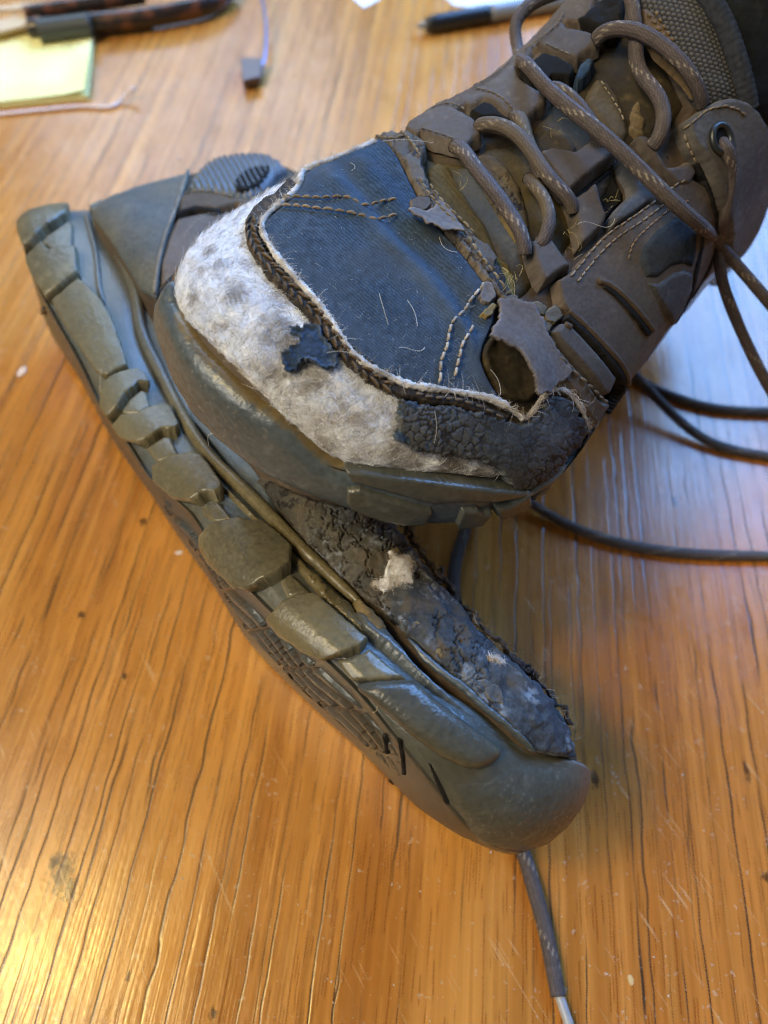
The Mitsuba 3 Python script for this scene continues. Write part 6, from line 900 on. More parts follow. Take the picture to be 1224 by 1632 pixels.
# ends lying on the table
def on_table(px, zs=.0022):
    return on_level(px, np.broadcast_to(zs, len(px)))
lace(B1, on_table([(985, 588), (1012, 602), (1040, 617), (1085, 636), (1130, 649), (1180, 655), (1250, 656), (1340, 648), (1450, 620), (1560, 570)], [.0023] * 10), 14, r=.0021)
lace(B1, on_table([(1000, 590), (1024, 610), (1052, 640), (1085, 672), (1120, 698), (1165, 716), (1250, 732), (1340, 760), (1430, 800), (1500, 870)], [.016, .013, .0095, .006, .0035, .0024, .0023, .0023, .0023, .0023]), 15, r=.0021)

# ================================================================ the boot lying on its side
B2 = 'hiking_boot_001'
labels[B2] = dict(label='worn hiking boot lying on its side under the other, its lugged sole facing outward', category='boot', group='worn hiking boots')
l_ = (SOLE.v - ORG) @ LEN
so = -.0030 * sstep(.262, .235, l_) * sstep(.010, .030, SOLE.v[:, 2]) * np.where(np.arange(len(SOLE.v)) // 448 < 38, .55, 1.0)
SV = SOLE.v + SOLE.n * so[:, None]; SV[:, 2] = np.maximum(SV[:, 2], .0006)
def sole_ink(P, N, d, q):
    C = MIDSOLE(P, N, d, q)
    C = lerp(C, RUBBER(P, N, d, q) * .92, sstep(.215, .25, (P - ORG) @ LEN))
    C = lerp(C, (.22, .21, .17), .3 * sstep(.60, .78, fb(P * [1, 1, .4], 1500, 3, 31)) * sstep(.5, .65, fb(P, 60, 2, 5)))
    return C
tread_rows = np.where(np.arange(len(SV)) // 448 < 39, .5, 1.0)[:, None]     # tread colour darkened like shade, offsetting the lamp that falls on it
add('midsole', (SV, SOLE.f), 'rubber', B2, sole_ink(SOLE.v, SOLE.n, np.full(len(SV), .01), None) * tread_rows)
uo = -.0020
UV_ = UPPER.v + UPPER.n * uo; UV_[:, 2] = np.maximum(UV_[:, 2], .0006)
uc = BROWN(UPPER.v, UPPER.n, np.full(len(UPPER.v), .01), None)
last = UPPER.g[-1].mean(0) - UPD * .02; k_ = np.arange(200)
add('upper', (np.vstack([UV_, last[None]]), np.vstack([UPPER.f, np.stack([219 * 200 + k_, 219 * 200 + (k_ + 1) % 200, np.full(200, len(UV_))], 1)])), 'leather', B2, np.vstack([uc, [[.012, .011, .01]]]))

SIDE_EYE = EYE
LUGS = [
 ([(25, 345), (49, 331), (98, 322), (112, 326), (109, 342), (90, 355), (71, 367), (39, 400), (28, 374)], .0012),
 ([(40, 410), (66, 384), (80, 398), (98, 396), (118, 391), (124, 394), (127, 436), (74, 479), (48, 437)], .0012),
 ([(124, 440), (138, 451), (164, 479), (181, 508), (196, 550), (206, 585), (190, 591), (170, 603), (152, 594), (128, 560), (106, 525), (84, 486), (80, 479)], .0006),
 ([(160, 612), (173, 601), (196, 590), (220, 585), (233, 594), (241, 609), (238, 616), (222, 614), (203, 631), (187, 656), (181, 663), (168, 640)], .0010),
 ([(186, 672), (194, 660), (218, 659), (237, 649), (264, 642), (275, 650), (288, 680), (281, 688), (259, 690), (232, 708), (222, 710), (200, 692)], .0012),
 ([(242, 742), (272, 727), (308, 720), (322, 726), (345, 754), (358, 774), (356, 786), (345, 792), (328, 791), (311, 803), (286, 789), (254, 762)], .0014),
 ([(327, 846), (336, 834), (378, 825), (398, 831), (420, 832), (440, 847), (467, 875), (466, 903), (440, 920), (406, 937), (385, 930), (341, 888), (328, 864)], .0014),
 ([(432, 976), (452, 955), (471, 948), (501, 944), (527, 964), (556, 990), (590, 1020), (576, 1036), (552, 1044), (527, 1048), (500, 1036), (454, 1004)], .0012),
 ([(556, 1090), (600, 1080), (632, 1079), (660, 1079), (696, 1112), (745, 1149), (785, 1178), (806, 1196), (796, 1214), (778, 1226), (755, 1232), (730, 1227), (700, 1212), (650, 1175), (600, 1130), (570, 1106)], .0012)]
P1 = LineString([(73, 480), (110, 545), (160, 650), (190, 690), (245, 770), (305, 815), (330, 870), (395, 938), (435, 985), (520, 1055), (555, 1095), (610, 1150), (680, 1200), (720, 1228)])
for i, (px_, h) in enumerate(LUGS):
    if 3 <= i < 8:                       # the lugs turn over the edge onto the tread
        px_ = [(u - 9, v + 8) if P1.distance(Point(u, v)) < 13 else (u, v) for u, v in px_]
    lay('lug', B2, SOLE, px_, 'rubber', RUBBER_DUST if i < 8 else ink((.052, .053, .044), (.030, .031, .027), (.14, .132, .10), f=40, rim=0, speck=.7, dust=(.13, .108, .055), dust_amt=.45), thick=h + .0004 if i < 8 else .0034, base=-.0045, bevel=.0012 if i < 8 else .0040, soften=0 if i < 8 else 10, res=.00036, seed=i, rag=.0003 if i < 8 else 0, edge_pow=.8, relief=both(crinkle(.00016, 90, i), crinkle(.00008, 700, i + 3)))
LINKS = [[(39, 402), (60, 382), (71, 368), (108, 344), (118, 350), (116, 392), (98, 398), (80, 398), (66, 386), (42, 410)], [(186, 658), (203, 632), (224, 616), (236, 620), (242, 646), (220, 660), (196, 660)], [(226, 712), (259, 690), (272, 690), (286, 722), (272, 728), (246, 738), (234, 722)], [(312, 804), (346, 792), (361, 808), (374, 824), (352, 832), (336, 832), (318, 820)], [(442, 920), (464, 905), (501, 942), (472, 950), (456, 954)], [(530, 1050), (556, 1046), (592, 1026), (628, 1058), (660, 1080), (632, 1082), (600, 1084), (556, 1092), (538, 1066)]]
for i, px_ in enumerate(LINKS):
    lay('lug_link', B2, SOLE, px_, 'rubber', RUBBER_DUST, thick=-.0006 if i else -.0012, base=-.0045, bevel=.0014, res=.0004, seed=i + 20, relief=crinkle(.0002, 160, i))
TREAD_EYE = ORG + LEN * .13 - UPD * .35 + WID * .10
def sole_pt(l, a_in, z):            # a point of the tread: length, inward, width
    return None
TREAD = [(250, 790), (300, 846), (336, 905), (390, 964), (440, 1022), (500, 1064), (545, 1107), (604, 1167), (640, 1200), (700, 1244), (745, 1304), (758, 1336), (700, 1302), (640, 1252), (590, 1202), (540, 1162), (480, 1107), (430, 1054), (390, 1012), (350, 947), (318, 897), (285, 852), (256, 812)]
def tread_grooves(P, N, d, q):
    l, z = (P - ORG) @ LEN, P[:, 2]
    a = np.abs(((z + .004 * np.sin(l * 150) + .12 * l) / .0085) % 1 - .5) * 2; b = np.abs(((l * 1.0 - z * .55) / .017) % 1 - .5) * 2
    return -.0013 * np.maximum(sstep(.50, .64, a), sstep(.88, .94, b))
def tread_ink(P, N, d, q):
    C = sole_ink(P, N, d, q) * .65; return lerp(C, (.02, .018, .015), .7 * sstep(-.0004, -.0011, tread_grooves(P, N, d, q)))
lay('tread', B2, SOLE, TREAD, 'rubber', tread_ink, thick=-.0002, base=-.0030, bevel=.0010, res=.0004, relief=both(tread_grooves, crinkle(.0002, 160, 4)), label='worn grooved tread on the underside')
for i, px_ in enumerate(([(608, 1170), (614, 1174), (618, 1186), (620, 1204), (614, 1202), (612, 1188)], [(632, 1177), (640, 1180), (645, 1205), (648, 1236), (640, 1234), (638, 1206)], [(681, 1214), (688, 1218), (704, 1248), (717, 1276), (716, 1284), (708, 1280), (694, 1250)])):
    lay('slot_shade', B2, SOLE, px_, 'fibre', BLACK, thick=.0004, base=-.0005, bevel=.0004, res=.0003)  # black pieces on the rubber paint the shade inside the slots

lay('toe_cap', B2, SOLE, [(690, 1224), (712, 1232), (735, 1245), (775, 1243), (802, 1224), (832, 1207), (870, 1215), (890, 1205), (917, 1209), (927, 1222), (935, 1250), (930, 1286), (906, 1316), (872, 1346), (836, 1357), (800, 1355), (760, 1340), (742, 1318), (722, 1284), (704, 1252)], 'rubber',
    sole_ink, eye=EYE + [.06, -.12, -.08], thick=.0003, base=-.0004, bevel=.004, res=.0004, relief=both(crinkle(.0003, 60, 3), crinkle(.00012, 500, 8)), label='rounded rubber toe cap of the lower boot')
# mouldings of the midsole
BEAD = [(150, 326), (158, 346), (177, 383), (203, 427), (220, 481), (226, 520), (244, 565), (262, 600), (280, 636), (300, 674), (335, 724), (380, 768), (427, 814), (462, 851), (500, 887), (540, 917), (580, 953), (610, 978)]
def moulding(name, px_, r, colour, lift=0.0, flat=1.0, seed=0, surf=None, taper=True):
    path = curve_on(surf or SOLE, px_, .0005, lift=lift)[0]; x = np.linspace(-1, 1, len(path))
    V, Fc, S, A = tube(path, r * (.92 + .16 * fb(path, 60, 2, seed)) * (np.clip((1 - x ** 12), .05, 1) if taper else 1), 16)
    return add(name, (V, Fc), 'rubber', B2, colour(V, V * 0 + [0, 0, 1], np.full(len(V), .01), None))
YEL = ink((.155, .125, .058), (.085, .068, .034), (.25, .205, .11), f=60, rim=0, dust=(.22, .17, .07), dust_amt=.6)
moulding('welt_bead', BEAD, .0022, lambda P, N, d, q: lerp(MIDSOLE(P, N, d, q), YEL(P, N, d, q), sstep(.06, .12, (P - ORG) @ LEN)), lift=-.0008)
moulding('welt_bead', [(137, 326), (141, 348), (148, 374), (154, 420), (158, 458), (168, 480)], .0012, MIDSOLE, lift=-.0026)
moulding('welt_bead', [(178, 326), (190, 350), (212, 382), (230, 418), (240, 458), (246, 512), (256, 556), (276, 606), (294, 636)], .0016, MIDSOLE, lift=-.0004)
lay('welt_strip', B2, SOLE, [(330, 738), (380, 782), (430, 830), (470, 868), (516, 912), (560, 950), (592, 984), (588, 1006), (562, 988), (520, 952), (478, 900), (430, 848), (384, 800), (340, 762)], 'rubber', YEL, thick=-.0010, base=-.004, bevel=.0018, res=.0004, relief=both(crinkle(.0004, 160, 3), cracked(.0004, .005, 3, .0002)), rag=.0004)
lay('welt_strip', B2, SOLE, [(560, 960), (600, 985), (622, 1000), (640, 1022), (660, 1050), (700, 1088), (745, 1126), (800, 1168), (840, 1192), (868, 1211), (862, 1216), (830, 1202), (790, 1176), (740, 1140), (690, 1098), (640, 1046), (606, 1020), (580, 1000)], 'rubber', MIDSOLE, thick=.0004, base=-.004, bevel=.0014, res=.0004, rag=.0003, relief=crinkle(.0003, 150, 5))
lay('welt_strip', B2, UPPER, [(640, 1008), (668, 1026), (690, 1048), (720, 1072), (745, 1090), (772, 1116), (800, 1138), (830, 1164), (866, 1206), (846, 1196), (806, 1162), (770, 1136), (735, 1104), (700, 1078), (668, 1050)], 'rubber', MIDSOLE, thick=.0014, base=-.003, bevel=.0010, res=.0004, rag=.0003, relief=crinkle(.0003, 150, 6))
lay('caked_dirt', B2, SOLE, [(566, 946), (590, 952), (612, 968), (622, 984), (616, 1008), (600, 1010), (584, 994), (574, 972)], 'leather', ink((.17, .12, .05), (.08, .058, .028), (.26, .2, .1), f=150), thick=.0012, base=-.003, bevel=.0014, res=.0004, rag=.0006, relief=crinkle(.0007, 250, 4))

# its upper: heel counter, quarter, ribbed collar
GREYBLUE = ink((.092, .102, .100), (.054, .060, .060), (.13, .13, .115), f=45, dust=(.17, .14, .085), dust_amt=.5, dust_f=45)
lay('heel_counter', B2, UPPER, [(136, 330), (160, 312), (190, 305), (210, 297), (250, 284), (290, 275), (302, 270), (294, 300), (280, 340), (264, 380), (254, 420), (248, 480), (220, 466), (196, 424), (172, 386), (148, 354)], 'leather', GREYBLUE, thick=.0002, base=-.003, bevel=.0022, res=.0005, eye=EYE + [-.02, .06, .05], relief=crinkle(.0004, 70, 3), label='grey-blue heel counter')
lay('quarter', B2, UPPER, [(282, 345), (320, 335), (345, 338), (380, 330), (400, 340), (380, 420), (330, 480), (270, 500), (250, 480), (254, 420), (266, 380)], 'leather', BROWN_PALE, thick=.0000, base=-.003, bevel=.002, res=.0005, relief=crinkle(.0005, 80, 5))
path = curve_on(UPPER, [(300, 272), (293, 296), (282, 330), (266, 372), (254, 420), (248, 470)], .0005, lift=.0006)[0]
V, Fc, S, A = tube(path, .0008 * (.7 + .6 * fb(path, 300, 2, 3)), 10); add('edge_roll', (V, Fc), 'fibre', B2, lerp((.10, .09, .07), (.28, .25, .20), fb(V, 300, 2, 5)))
lay('collar_strip', B2, UPPER, [(288, 318), (296, 308), (320, 306), (346, 309), (372, 316), (400, 318), (400, 336), (375, 330), (345, 338), (312, 335), (284, 344)], 'leather', BROWN, thick=.0016, base=-.002, bevel=.0012, res=.0004, relief=crinkle(.0003, 90, 2))
fine_seam('stitching', B2, UPPER, [(296, 315), (320, 311), (345, 314), (372, 321)], length=.0024, r=.0004, tone=(.22, .175, .125), lift=.0018)
lay('slit_shade', B2, UPPER, [(280, 342), (296, 336), (313, 333), (332, 334), (350, 340)], 'fibre', BLACK, thick=.0012, base=-.001, bevel=.0006, line_width=.0026, res=.0004)  # slit drawn as a black strip, its shade in the colour
ribbing = lambda P, N, d, q: .00055 * np.sin(q @ np.array([.97, .22]) * 2 * np.pi / .0026)
lay('pull_loop', B2, UPPER, [(300, 300), (306, 284), (318, 271), (338, 259), (362, 252), (397, 248), (431, 252), (450, 262), (458, 272), (440, 284), (424, 304), (400, 318), (372, 316), (345, 308), (318, 306)], 'rubber', ink((.11, .135, .165), (.07, .085, .10), (.17, .20, .23), f=60, rim=0), thick=.0028, base=-.002, bevel=.005, res=.00035, eye=EYE + [-.02, .10, .08], relief=ribbing, label='ribbed blue-grey pull loop at the heel collar')
lay('pull_loop_shade', B2, UPPER, [(371, 302), (378, 289), (394, 277), (414, 272), (432, 272), (428, 288), (414, 306), (394, 314), (378, 314)], 'fibre', BLACK, thick=.0032, base=-.001, bevel=.0008, res=.0004)  # hole shown by a black piece laid on top, shade as colour

# forefoot: cracked hide, holes to the white lining, torn edge
HIDE = [(398, 760), (440, 770), (500, 790), (560, 806), (610, 824), (636, 832), (660, 876), (702, 928), (732, 958), (758, 998), (790, 1030), (822, 1060), (850, 1084), (880, 1118), (905, 1158), (918, 1202), (890, 1206), (866, 1204), (850, 1200), (800, 1150), (745, 1100), (700, 1060), (660, 1020), (620, 990), (575, 950), (530, 906), (480, 866), (430, 812)]
hide_ink = crack_ink(lambda P, N, d, q: lerp(ink((.105, .090, .062), (.045, .042, .036), (.21, .175, .12), f=55, speck=1.0, dust=(.20, .16, .10), dust_amt=.55)(P, N, d, q), ink((.050, .060, .072), (.024, .028, .034), (.17, .18, .185), f=70, speck=1.3)(P, N, d, q), sstep(.195, .235, (P - ORG) @ LEN + .02 * (fb(P, 60, 2, 3) - .5)) * .85), .0048, 91, .00012, gate=(.32, .5))
def hide_dusty(P, N, d, q):
    C = hide_ink(P, N, d, q) * .8; x = (P - ORG) @ LEN
    C = lerp(C, (.25, .215, .15), .75 * sstep(.52, .66, fb(P, 1500, 2, 44)) * sstep(.38, .6, fb(P, 55, 2, 45)) * sstep(.20, .17, x))
    C = lerp(C, (.27, .30, .33), .7 * sstep(.50, .68, fb(P, 700, 3, 46)) * sstep(.42, .6, fb(P, 75, 2, 47)) * sstep(.18, .21, x))
    return lerp(C, (.13, .09, .045), .35 * sstep(.58, .7, fb(P, 140, 3, 48)) * sstep(.15, .19, x))
lay('cracked_hide', B2, UPPER, HIDE, 'leather', hide_dusty, thick=.0000, base=-.003, bevel=.0016, res=.00036, rag=.0005, seed=9, relief=both(crinkle(.0007, 90, 4), crinkle(.0003, 380, 5), lambda P, N, d, q: sstep(.185, .205, (P - ORG) @ LEN) * .0016 * (1 - 2 * np.abs(2 * fb(P, 105, 3, 77) - 1)), lambda P, N, d, q: cracked(.0009, .0048, 91, .00014, gate=(.32, .5))(P, N, d, q) * sstep(.165, .19, (P - ORG) @ LEN), crinkle(.00018, 1200, 6)), label='cracked hide along the side of the lower boot')
CH = B2 + '__cracked_hide'
lay('side_panel', B2, UPPER, [(828, 1102), (834, 1088), (846, 1082), (868, 1104), (893, 1137), (910, 1162), (918, 1188), (924, 1216), (917, 1212), (888, 1204), (870, 1202), (850, 1174), (829, 1149), (819, 1129)], 'nubuck', ink((.034, .041, .048), (.018, .022, .026), (.10, .11, .115), f=70, speck=1.3, dust=(.13, .13, .12), dust_amt=.3), thick=.0002, base=-.002, bevel=.0006, res=.00036, rag=.0008, relief=both(crinkle(.0005, 150, 2), crinkle(.0002, 900, 4)))
SPOT = [(612, 873), (624, 880), (637, 890), (649, 894), (659, 900), (656, 917), (661, 938), (650, 944), (636, 942), (617, 948), (600, 942), (588, 932), (604, 928), (612, 912), (617, 896)]
def spot_ink(P, N, d, q):
    C = lerp((.40, .36, .31), (.84, .84, .85), np.clip(fb(P, 420, 3, 2) * 2.2 - .5, 0, 1)); return lerp(C, (.17, .11, .045), .9 * (1 - sstep(.0004, .0022, d)) * sstep(.35, .55, fb(P, 300, 2, 5)))
for i, (px_, nf) in enumerate(((SPOT, 600), ([(762, 1046), (776, 1042), (792, 1050), (806, 1058), (796, 1064), (778, 1060)], 160))):
    mesh, col = patch(UPPER, px_, thick=.0017, base=-.001, bevel=.0008, res=.00034, rag=.0012, relief=crinkle(.0007, 420, 3), colour=spot_ink, seed=i)
    sk = add('lining_spot', mesh, 'fibre', B2, col, label='white lining showing through a worn hole in the lower boot' if i == 0 else None)
    V, Fc = mesh; rng = np.random.default_rng(60 + i); pick = rng.integers(0, len(Fc), nf); fnm = unit(np.cross(V[Fc[:, 1]] - V[Fc[:, 0]], V[Fc[:, 2]] - V[Fc[:, 0]]))[pick]; rt = V[Fc[pick]].mean(1)
    al = rng.normal(0, 1, (nf, 3)); al = unit(al - fnm * (al * fnm).sum(1, keepdims=True))
    V, Fc, Cc = fibres(nf, rt, fnm, al, .0014, .00005, [(.72, .70, .68), (.55, .5, .44)], 70 + i, lift=.3, curl=.7); add('nap', (V, Fc), 'fibre', sk, Cc, kind='stuff')
for i, px_ in enumerate(([(608, 880), (616, 866), (630, 872), (640, 888), (628, 890), (616, 892)], [(628, 984), (650, 982), (668, 998), (664, 1010), (640, 1002)], [(648, 992), (664, 988), (676, 1000), (664, 1006)], [(670, 1010), (700, 1012), (712, 1034), (704, 1052), (684, 1034)], [(730, 1056), (752, 1050), (760, 1064), (744, 1074)], [(744, 1080), (780, 1084), (800, 1100), (806, 1128), (782, 1116), (760, 1098)])):
    lay('loose_scrap', B2, UPPER, px_, 'leather', ink(*(((.19, .135, .06), (.09, .062, .03), (.3, .24, .13)) if i in (0, 2, 3) else ((.10, .095, .085), (.055, .052, .048), (.2, .18, .15))), f=160), thick=.0007, base=-.001, bevel=.0003, res=.00034, rag=.0009, seed=i, relief=both(crinkle(.0007, 300, i), crinkle(.0003, 900, i)))
# frayed threads along the torn edge over the toes
CREST = [(636, 836), (660, 876), (700, 926), (730, 957), (756, 998), (800, 1038), (850, 1083), (880, 1118), (905, 1158), (916, 1190)]
Pc, Nc = UPPER.on(spline(CREST, 2.0)); Pc = Pc + Nc * .0006
rng = np.random.default_rng(8); idx = rng.integers(3, len(Pc) - 3, 300); tg = unit(np.gradient(Pc, axis=0))[idx]
al = unit(tg * rng.choice([-1, 1], (300, 1)) + UPD * .5 + rng.normal(0, .45, (300, 3)))
V, Fc, Cc = fibres(300, Pc[idx], Nc[idx], al, .0030, .00007, [(.10, .075, .05), (.26, .19, .12), (.05, .045, .04), (.42, .38, .33)], 12, lift=.35, curl=.8)
add('fray', (V, Fc), 'fibre', B2, Cc, kind='stuff')
for i, (a, b, r_, tone) in enumerate(((2, 60, .0007, (.16, .12, .085)), (20, 70, .0005, (.24, .19, .14)), (40, 110, .0006, (.10, .078, .055)), (90, 170, .0008, (.05, .04, .034)), (150, 212, .0008, (.035, .03, .028)))):
    pth = Pc[a:min(b, len(Pc))] + Nc[a:min(b, len(Pc))] * .0004; pth = pth + (np.stack([fb(pth, 190, 2, i), fb(pth, 190, 2, i + 9), fb(pth, 190, 2, i + 5)], 1) - .5) * .006
    V, Fc, S, A = tube(spline(pth, .0005), r_, 8, bumps=lambda S, A: .75 + .35 * np.sin(A * 2 + S * 900) + .3 * np.sin(S * 1700)); V = V + (fb(V, 1500, 2, 3)[:, None] - .5) * .0006
    add('torn_edge', (V, Fc), 'fibre', B2, lerp(np.asarray(tone) * .5, np.asarray(tone) * 1.5, fb(V, 400, 2, 4)))

# its laces lying on the table
lace(B2, on_table([(832, 792), (852, 806), (900, 834), (945, 853), (1010, 871), (1080, 881), (1150, 885), (1250, 888), (1350, 905), (1450, 950), (1500, 1030)], [.006, .0045, .003, .0026, .0024, .0024, .0024, .0024, .0024, .0024, .0024]), 21, r=.0021, dirt=.2)
lace(B2, on_table([(742, 820), (740, 850), (730, 880), (724, 910), (722, 945), (735, 1000)], [.0024] * 6), 22, r=.0027, dirt=.1)
endp = on_table([(812, 1320), (830, 1350), (842, 1385), (852, 1420), (862, 1455), (872, 1495), (880, 1535), (890, 1588)], [.0024] * 8)
lace(B2, endp, 23, r=.0024, dirt=.1)
tipp = on_table([(889, 1580), (897, 1604), (906, 1630), (916, 1662)], [.0022] * 4); V, Fc, S, A = tube(spline(tipp, .0006), .0016, 16)
painted('plastic_tip', .25, .5)
add('aglet', (V, Fc), 'plastic_tip', B2, np.tile([.34, .34, .33], (len(V), 1)))

# ================================================================ things on the table behind and beside the boots
def paint(key, **k):
    scene[key] = {'type': 'twosided', 'bsdf': dict(type='principled', **k)}
def slab(corners, z0, z1, r=.0004):
    """A slab with rounded rims over the quadrilateral of table points corners (in order)."""
    import manifold3d as mf
    pts = [mf.Manifold.sphere(r, 10).translate([float(c[0]), float(c[1]), z]) for c in corners for z in (z0 + r, z1 - r)]
    m = mf.Manifold.batch_hull(pts).to_mesh(); return m.vert_properties[:, :3].copy(), m.tri_verts.copy()
# sticky notes
A_, B_, C_ = on_level([(141, 161), (151, 48), (0, 174)]); back = B_ - A_; left = unit(C_ - A_) * .088
labels['sticky_note_pad'] = dict(label='pad of pale yellow sticky notes at the far edge of the table', category='sticky notes')
paint('note_paper', base_color=proc(lambda p, n, uv: mikit.mix((.80, .74, .30), (.86, .82, .42), mikit.noise(p.x * 60, p.y * 60))), roughness=.8, specular=.2)
paint('note_edge', base_color=proc(lambda p, n, uv: mikit.mix((.62, .58, .22), (.80, .76, .36), mikit.noise(p.z * 9000, p.x * 20))), roughness=.85, specular=.1)
qd = [A_, B_, B_ + left, A_ + left]
add('note_block', slab(qd, .0002, .0044), 'note_edge', 'sticky_note_pad', smooth=30)
tl = np.array([[0, .0045], [.3, .0046], [.6, .0047], [.85, .0055], [1, .0072]]); tp = []
for f_, z_ in tl:
    for g_ in np.linspace(-.004, 1, 9): tp.append(A_ + left * (1 - f_) * 1.0 + back * g_ + [0, 0, z_ + .0005 * (1 - g_) ** 2 - .0026 * sstep(.7, 1, f_) * sstep(.0, .8, g_)])
tp = np.array(tp); tf = np.array([[i * 9 + j, i * 9 + j + 1, i * 9 + j + 10, i * 9 + j + 9] for i in range(4) for j in range(8)])
add('top_note', (tp, tf), 'note_paper', 'sticky_note_pad')
# white plastic tie
paint('white_plastic', base_color=dict(type='rgb', value=[.74, .68, .70]), roughness=.4)
tie = spline(on_level([(-30, 184), (0, 182), (50, 177), (100, 172), (150, 170), (180, 169), (189, 163), (200, 152), (213, 140)], [.0014] * 6 + [.0018, .004, .008]), .0008)
V, Fc, S, A = tube(tie, .0011, 8); add('plastic_tie', (V, Fc), 'white_plastic', label='thin white plastic tie in front of the yellow notes', category='tie')
# two wooden sticks
paint('pale_wood', base_color=proc(lambda p, n, uv: mikit.mix((.52, .36, .19), (.68, .52, .32), mikit.fbm((p.x * .3 - p.y * .95) * 900, (p.x + p.y * .3) * 40, 2, 3))), roughness=.65, specular=.3)
def stick(name, a, b, wpx, z, label):
    P = on_level([a, b], z); d = unit(P[1] - P[0]); s = np.cross([0, 0, 1.0], d); t_ = np.linspace(-np.pi / 2, np.pi / 2, 9); r_ = wpx / 2
    ring_ = [P[1] + d * (.55 * r_ * math.cos(k)) + s * (r_ * math.sin(k)) for k in t_] + [P[0] + s * r_, P[0] - s * r_]
    m = trimesh.creation.extrude_polygon(Polygon([(p[0], p[1]) for p in ring_]), .0018, engine='earcut'); m.apply_translation([0, 0, z - .0009])
    add(name, (m.vertices, m.faces), 'pale_wood', smooth=30, label=label, category='stick')
stick('wooden_stick', (-70, 62), (54, 29), .0145, .0105, 'pale flat wooden stick lying across the yellow notes')
stick('wooden_stick', (-60, 20), (98, 6), .0060, .0135, 'narrow pale wooden stick behind the wider stick')
# eyeglasses: mottled front lying at the frame edge, one wire arm with its tip toward the boots
labels['eyeglasses'] = dict(label='dark tortoiseshell eyeglasses with a thin wire arm at the far edge', category='eyeglasses')
paint('tortoiseshell', base_color=proc(lambda p, n, uv: mikit.mix((.016, .008, .006), (.11, .034, .012), mikit.smoothstep(.5, .72, mikit.fbm(p.x * 130, p.y * 130, p.z * 130, 3)))), roughness=.22, specular=.5, clearcoat=.6)
paint('dull_green', base_color=dict(type='rgb', value=[.050, .050, .038]), roughness=.4)
paint('blue_steel', base_color=dict(type='rgb', value=[.16, .18, .30]), roughness=.22, metallic=.8)
paint('tip_plastic', base_color=dict(type='rgb', value=[.085, .050, .045]), roughness=.25, specular=.5)
gl = on_level([(48, 46), (100, 42), (160, 36), (220, 30), (280, 20), (330, 8), (352, -4), (365, -20)], [.0082] * 8)
V, Fc, S, A = tube(spline(gl, .001), .0066, 18); V[:, 2] = np.maximum(.0005, .0082 + (V[:, 2] - .0082) * 1.0); add('frame_front', (V, Fc), 'tortoiseshell', 'eyeglasses')
g2 = on_level([(40, 22), (90, 14), (150, 6), (230, -6)], [.012] * 4); V, Fc, S, A = tube(spline(g2, .001), .0048, 16); add('temple', (V, Fc), 'tortoiseshell', 'eyeglasses')
g3 = on_level([(62, 52), (100, 46), (146, 40)], [.010] * 3); V, Fc, S, A = tube(spline(g3, .001), .0075, 14); add('hinge_end', (V, Fc), 'dull_green', 'eyeglasses')
wr = on_level([(410, -30), (418, 0), (423, 30), (424, 60), (422, 90), (417, 106)], [.016, .014, .012, .010, .008, .007]); V, Fc, S, A = tube(spline(wr, .0008), .0011, 10); add('wire_arm', (V, Fc), 'blue_steel', 'eyeglasses')
tq = on_level([(385, 97), (401, 106), (419, 99), (413, 127), (389, 133)], .0055)
import manifold3d as mf
tm = mf.Manifold.batch_hull([mf.Manifold.sphere(.0007, 10).translate((p + [0, 0, dz]).tolist()) for p in tq for dz in (-.0022, .0016)]).to_mesh()
add('arm_tip', (tm.vert_properties[:, :3].copy(), tm.tri_verts.copy()), 'tip_plastic', 'eyeglasses', smooth=40)
# pen
labels['pen'] = dict(label='black ballpoint pen with a clear grey barrel beyond the boots', category='pen')
paint('pen_black', base_color=dict(type='rgb', value=[.012, .013, .016]), roughness=.3, specular=.5)
paint('pen_grey', base_color=dict(type='rgb', value=[.20, .21, .22]), roughness=.3, specular=.5, clearcoat=.5)
paint('paper', base_color=dict(type='rgb', value=[.78, .79, .80]), roughness=.85, specular=.1)
pa, pb = on_level([(668, 42), (905, 0)], .0062); ax = unit(pb - pa); ln = np.linalg.norm(pb - pa)
def barrel(name, s0, s1, prof, mat):
    pth = pa + ax * np.linspace(s0, s1, 24)[:, None]; V, Fc, S, A = tube(pth, np.interp(np.linspace(0, 1, 24), *prof), 20); add(name, (V, Fc), mat, 'pen')
barrel('point', -.002, .006, ([0, 1], [.0008, .0030]), 'pen_grey'); barrel('grip', .005, .052, ([0, .12, 1], [.0042, .0056, .0058]), 'pen_black'); barrel('barrel', .0521, .135, ([0, 1], [.0055, .0055]), 'pen_grey')
# papers
for nm, cs, lb in (('paper', [(540, -20), (606, -20), (606, 0), (580, 14)], 'white paper corner at the far edge between glasses and pen'), ('paper', [(676, -30), (900, -30), (846, 8), (800, 20), (724, 10)], 'white paper sheet under the far end of the pen')):
    c_ = on_level(cs); add(nm, slab(c_, .0001, .0006, .0002), 'paper', smooth=30, label=lb, category='paper')
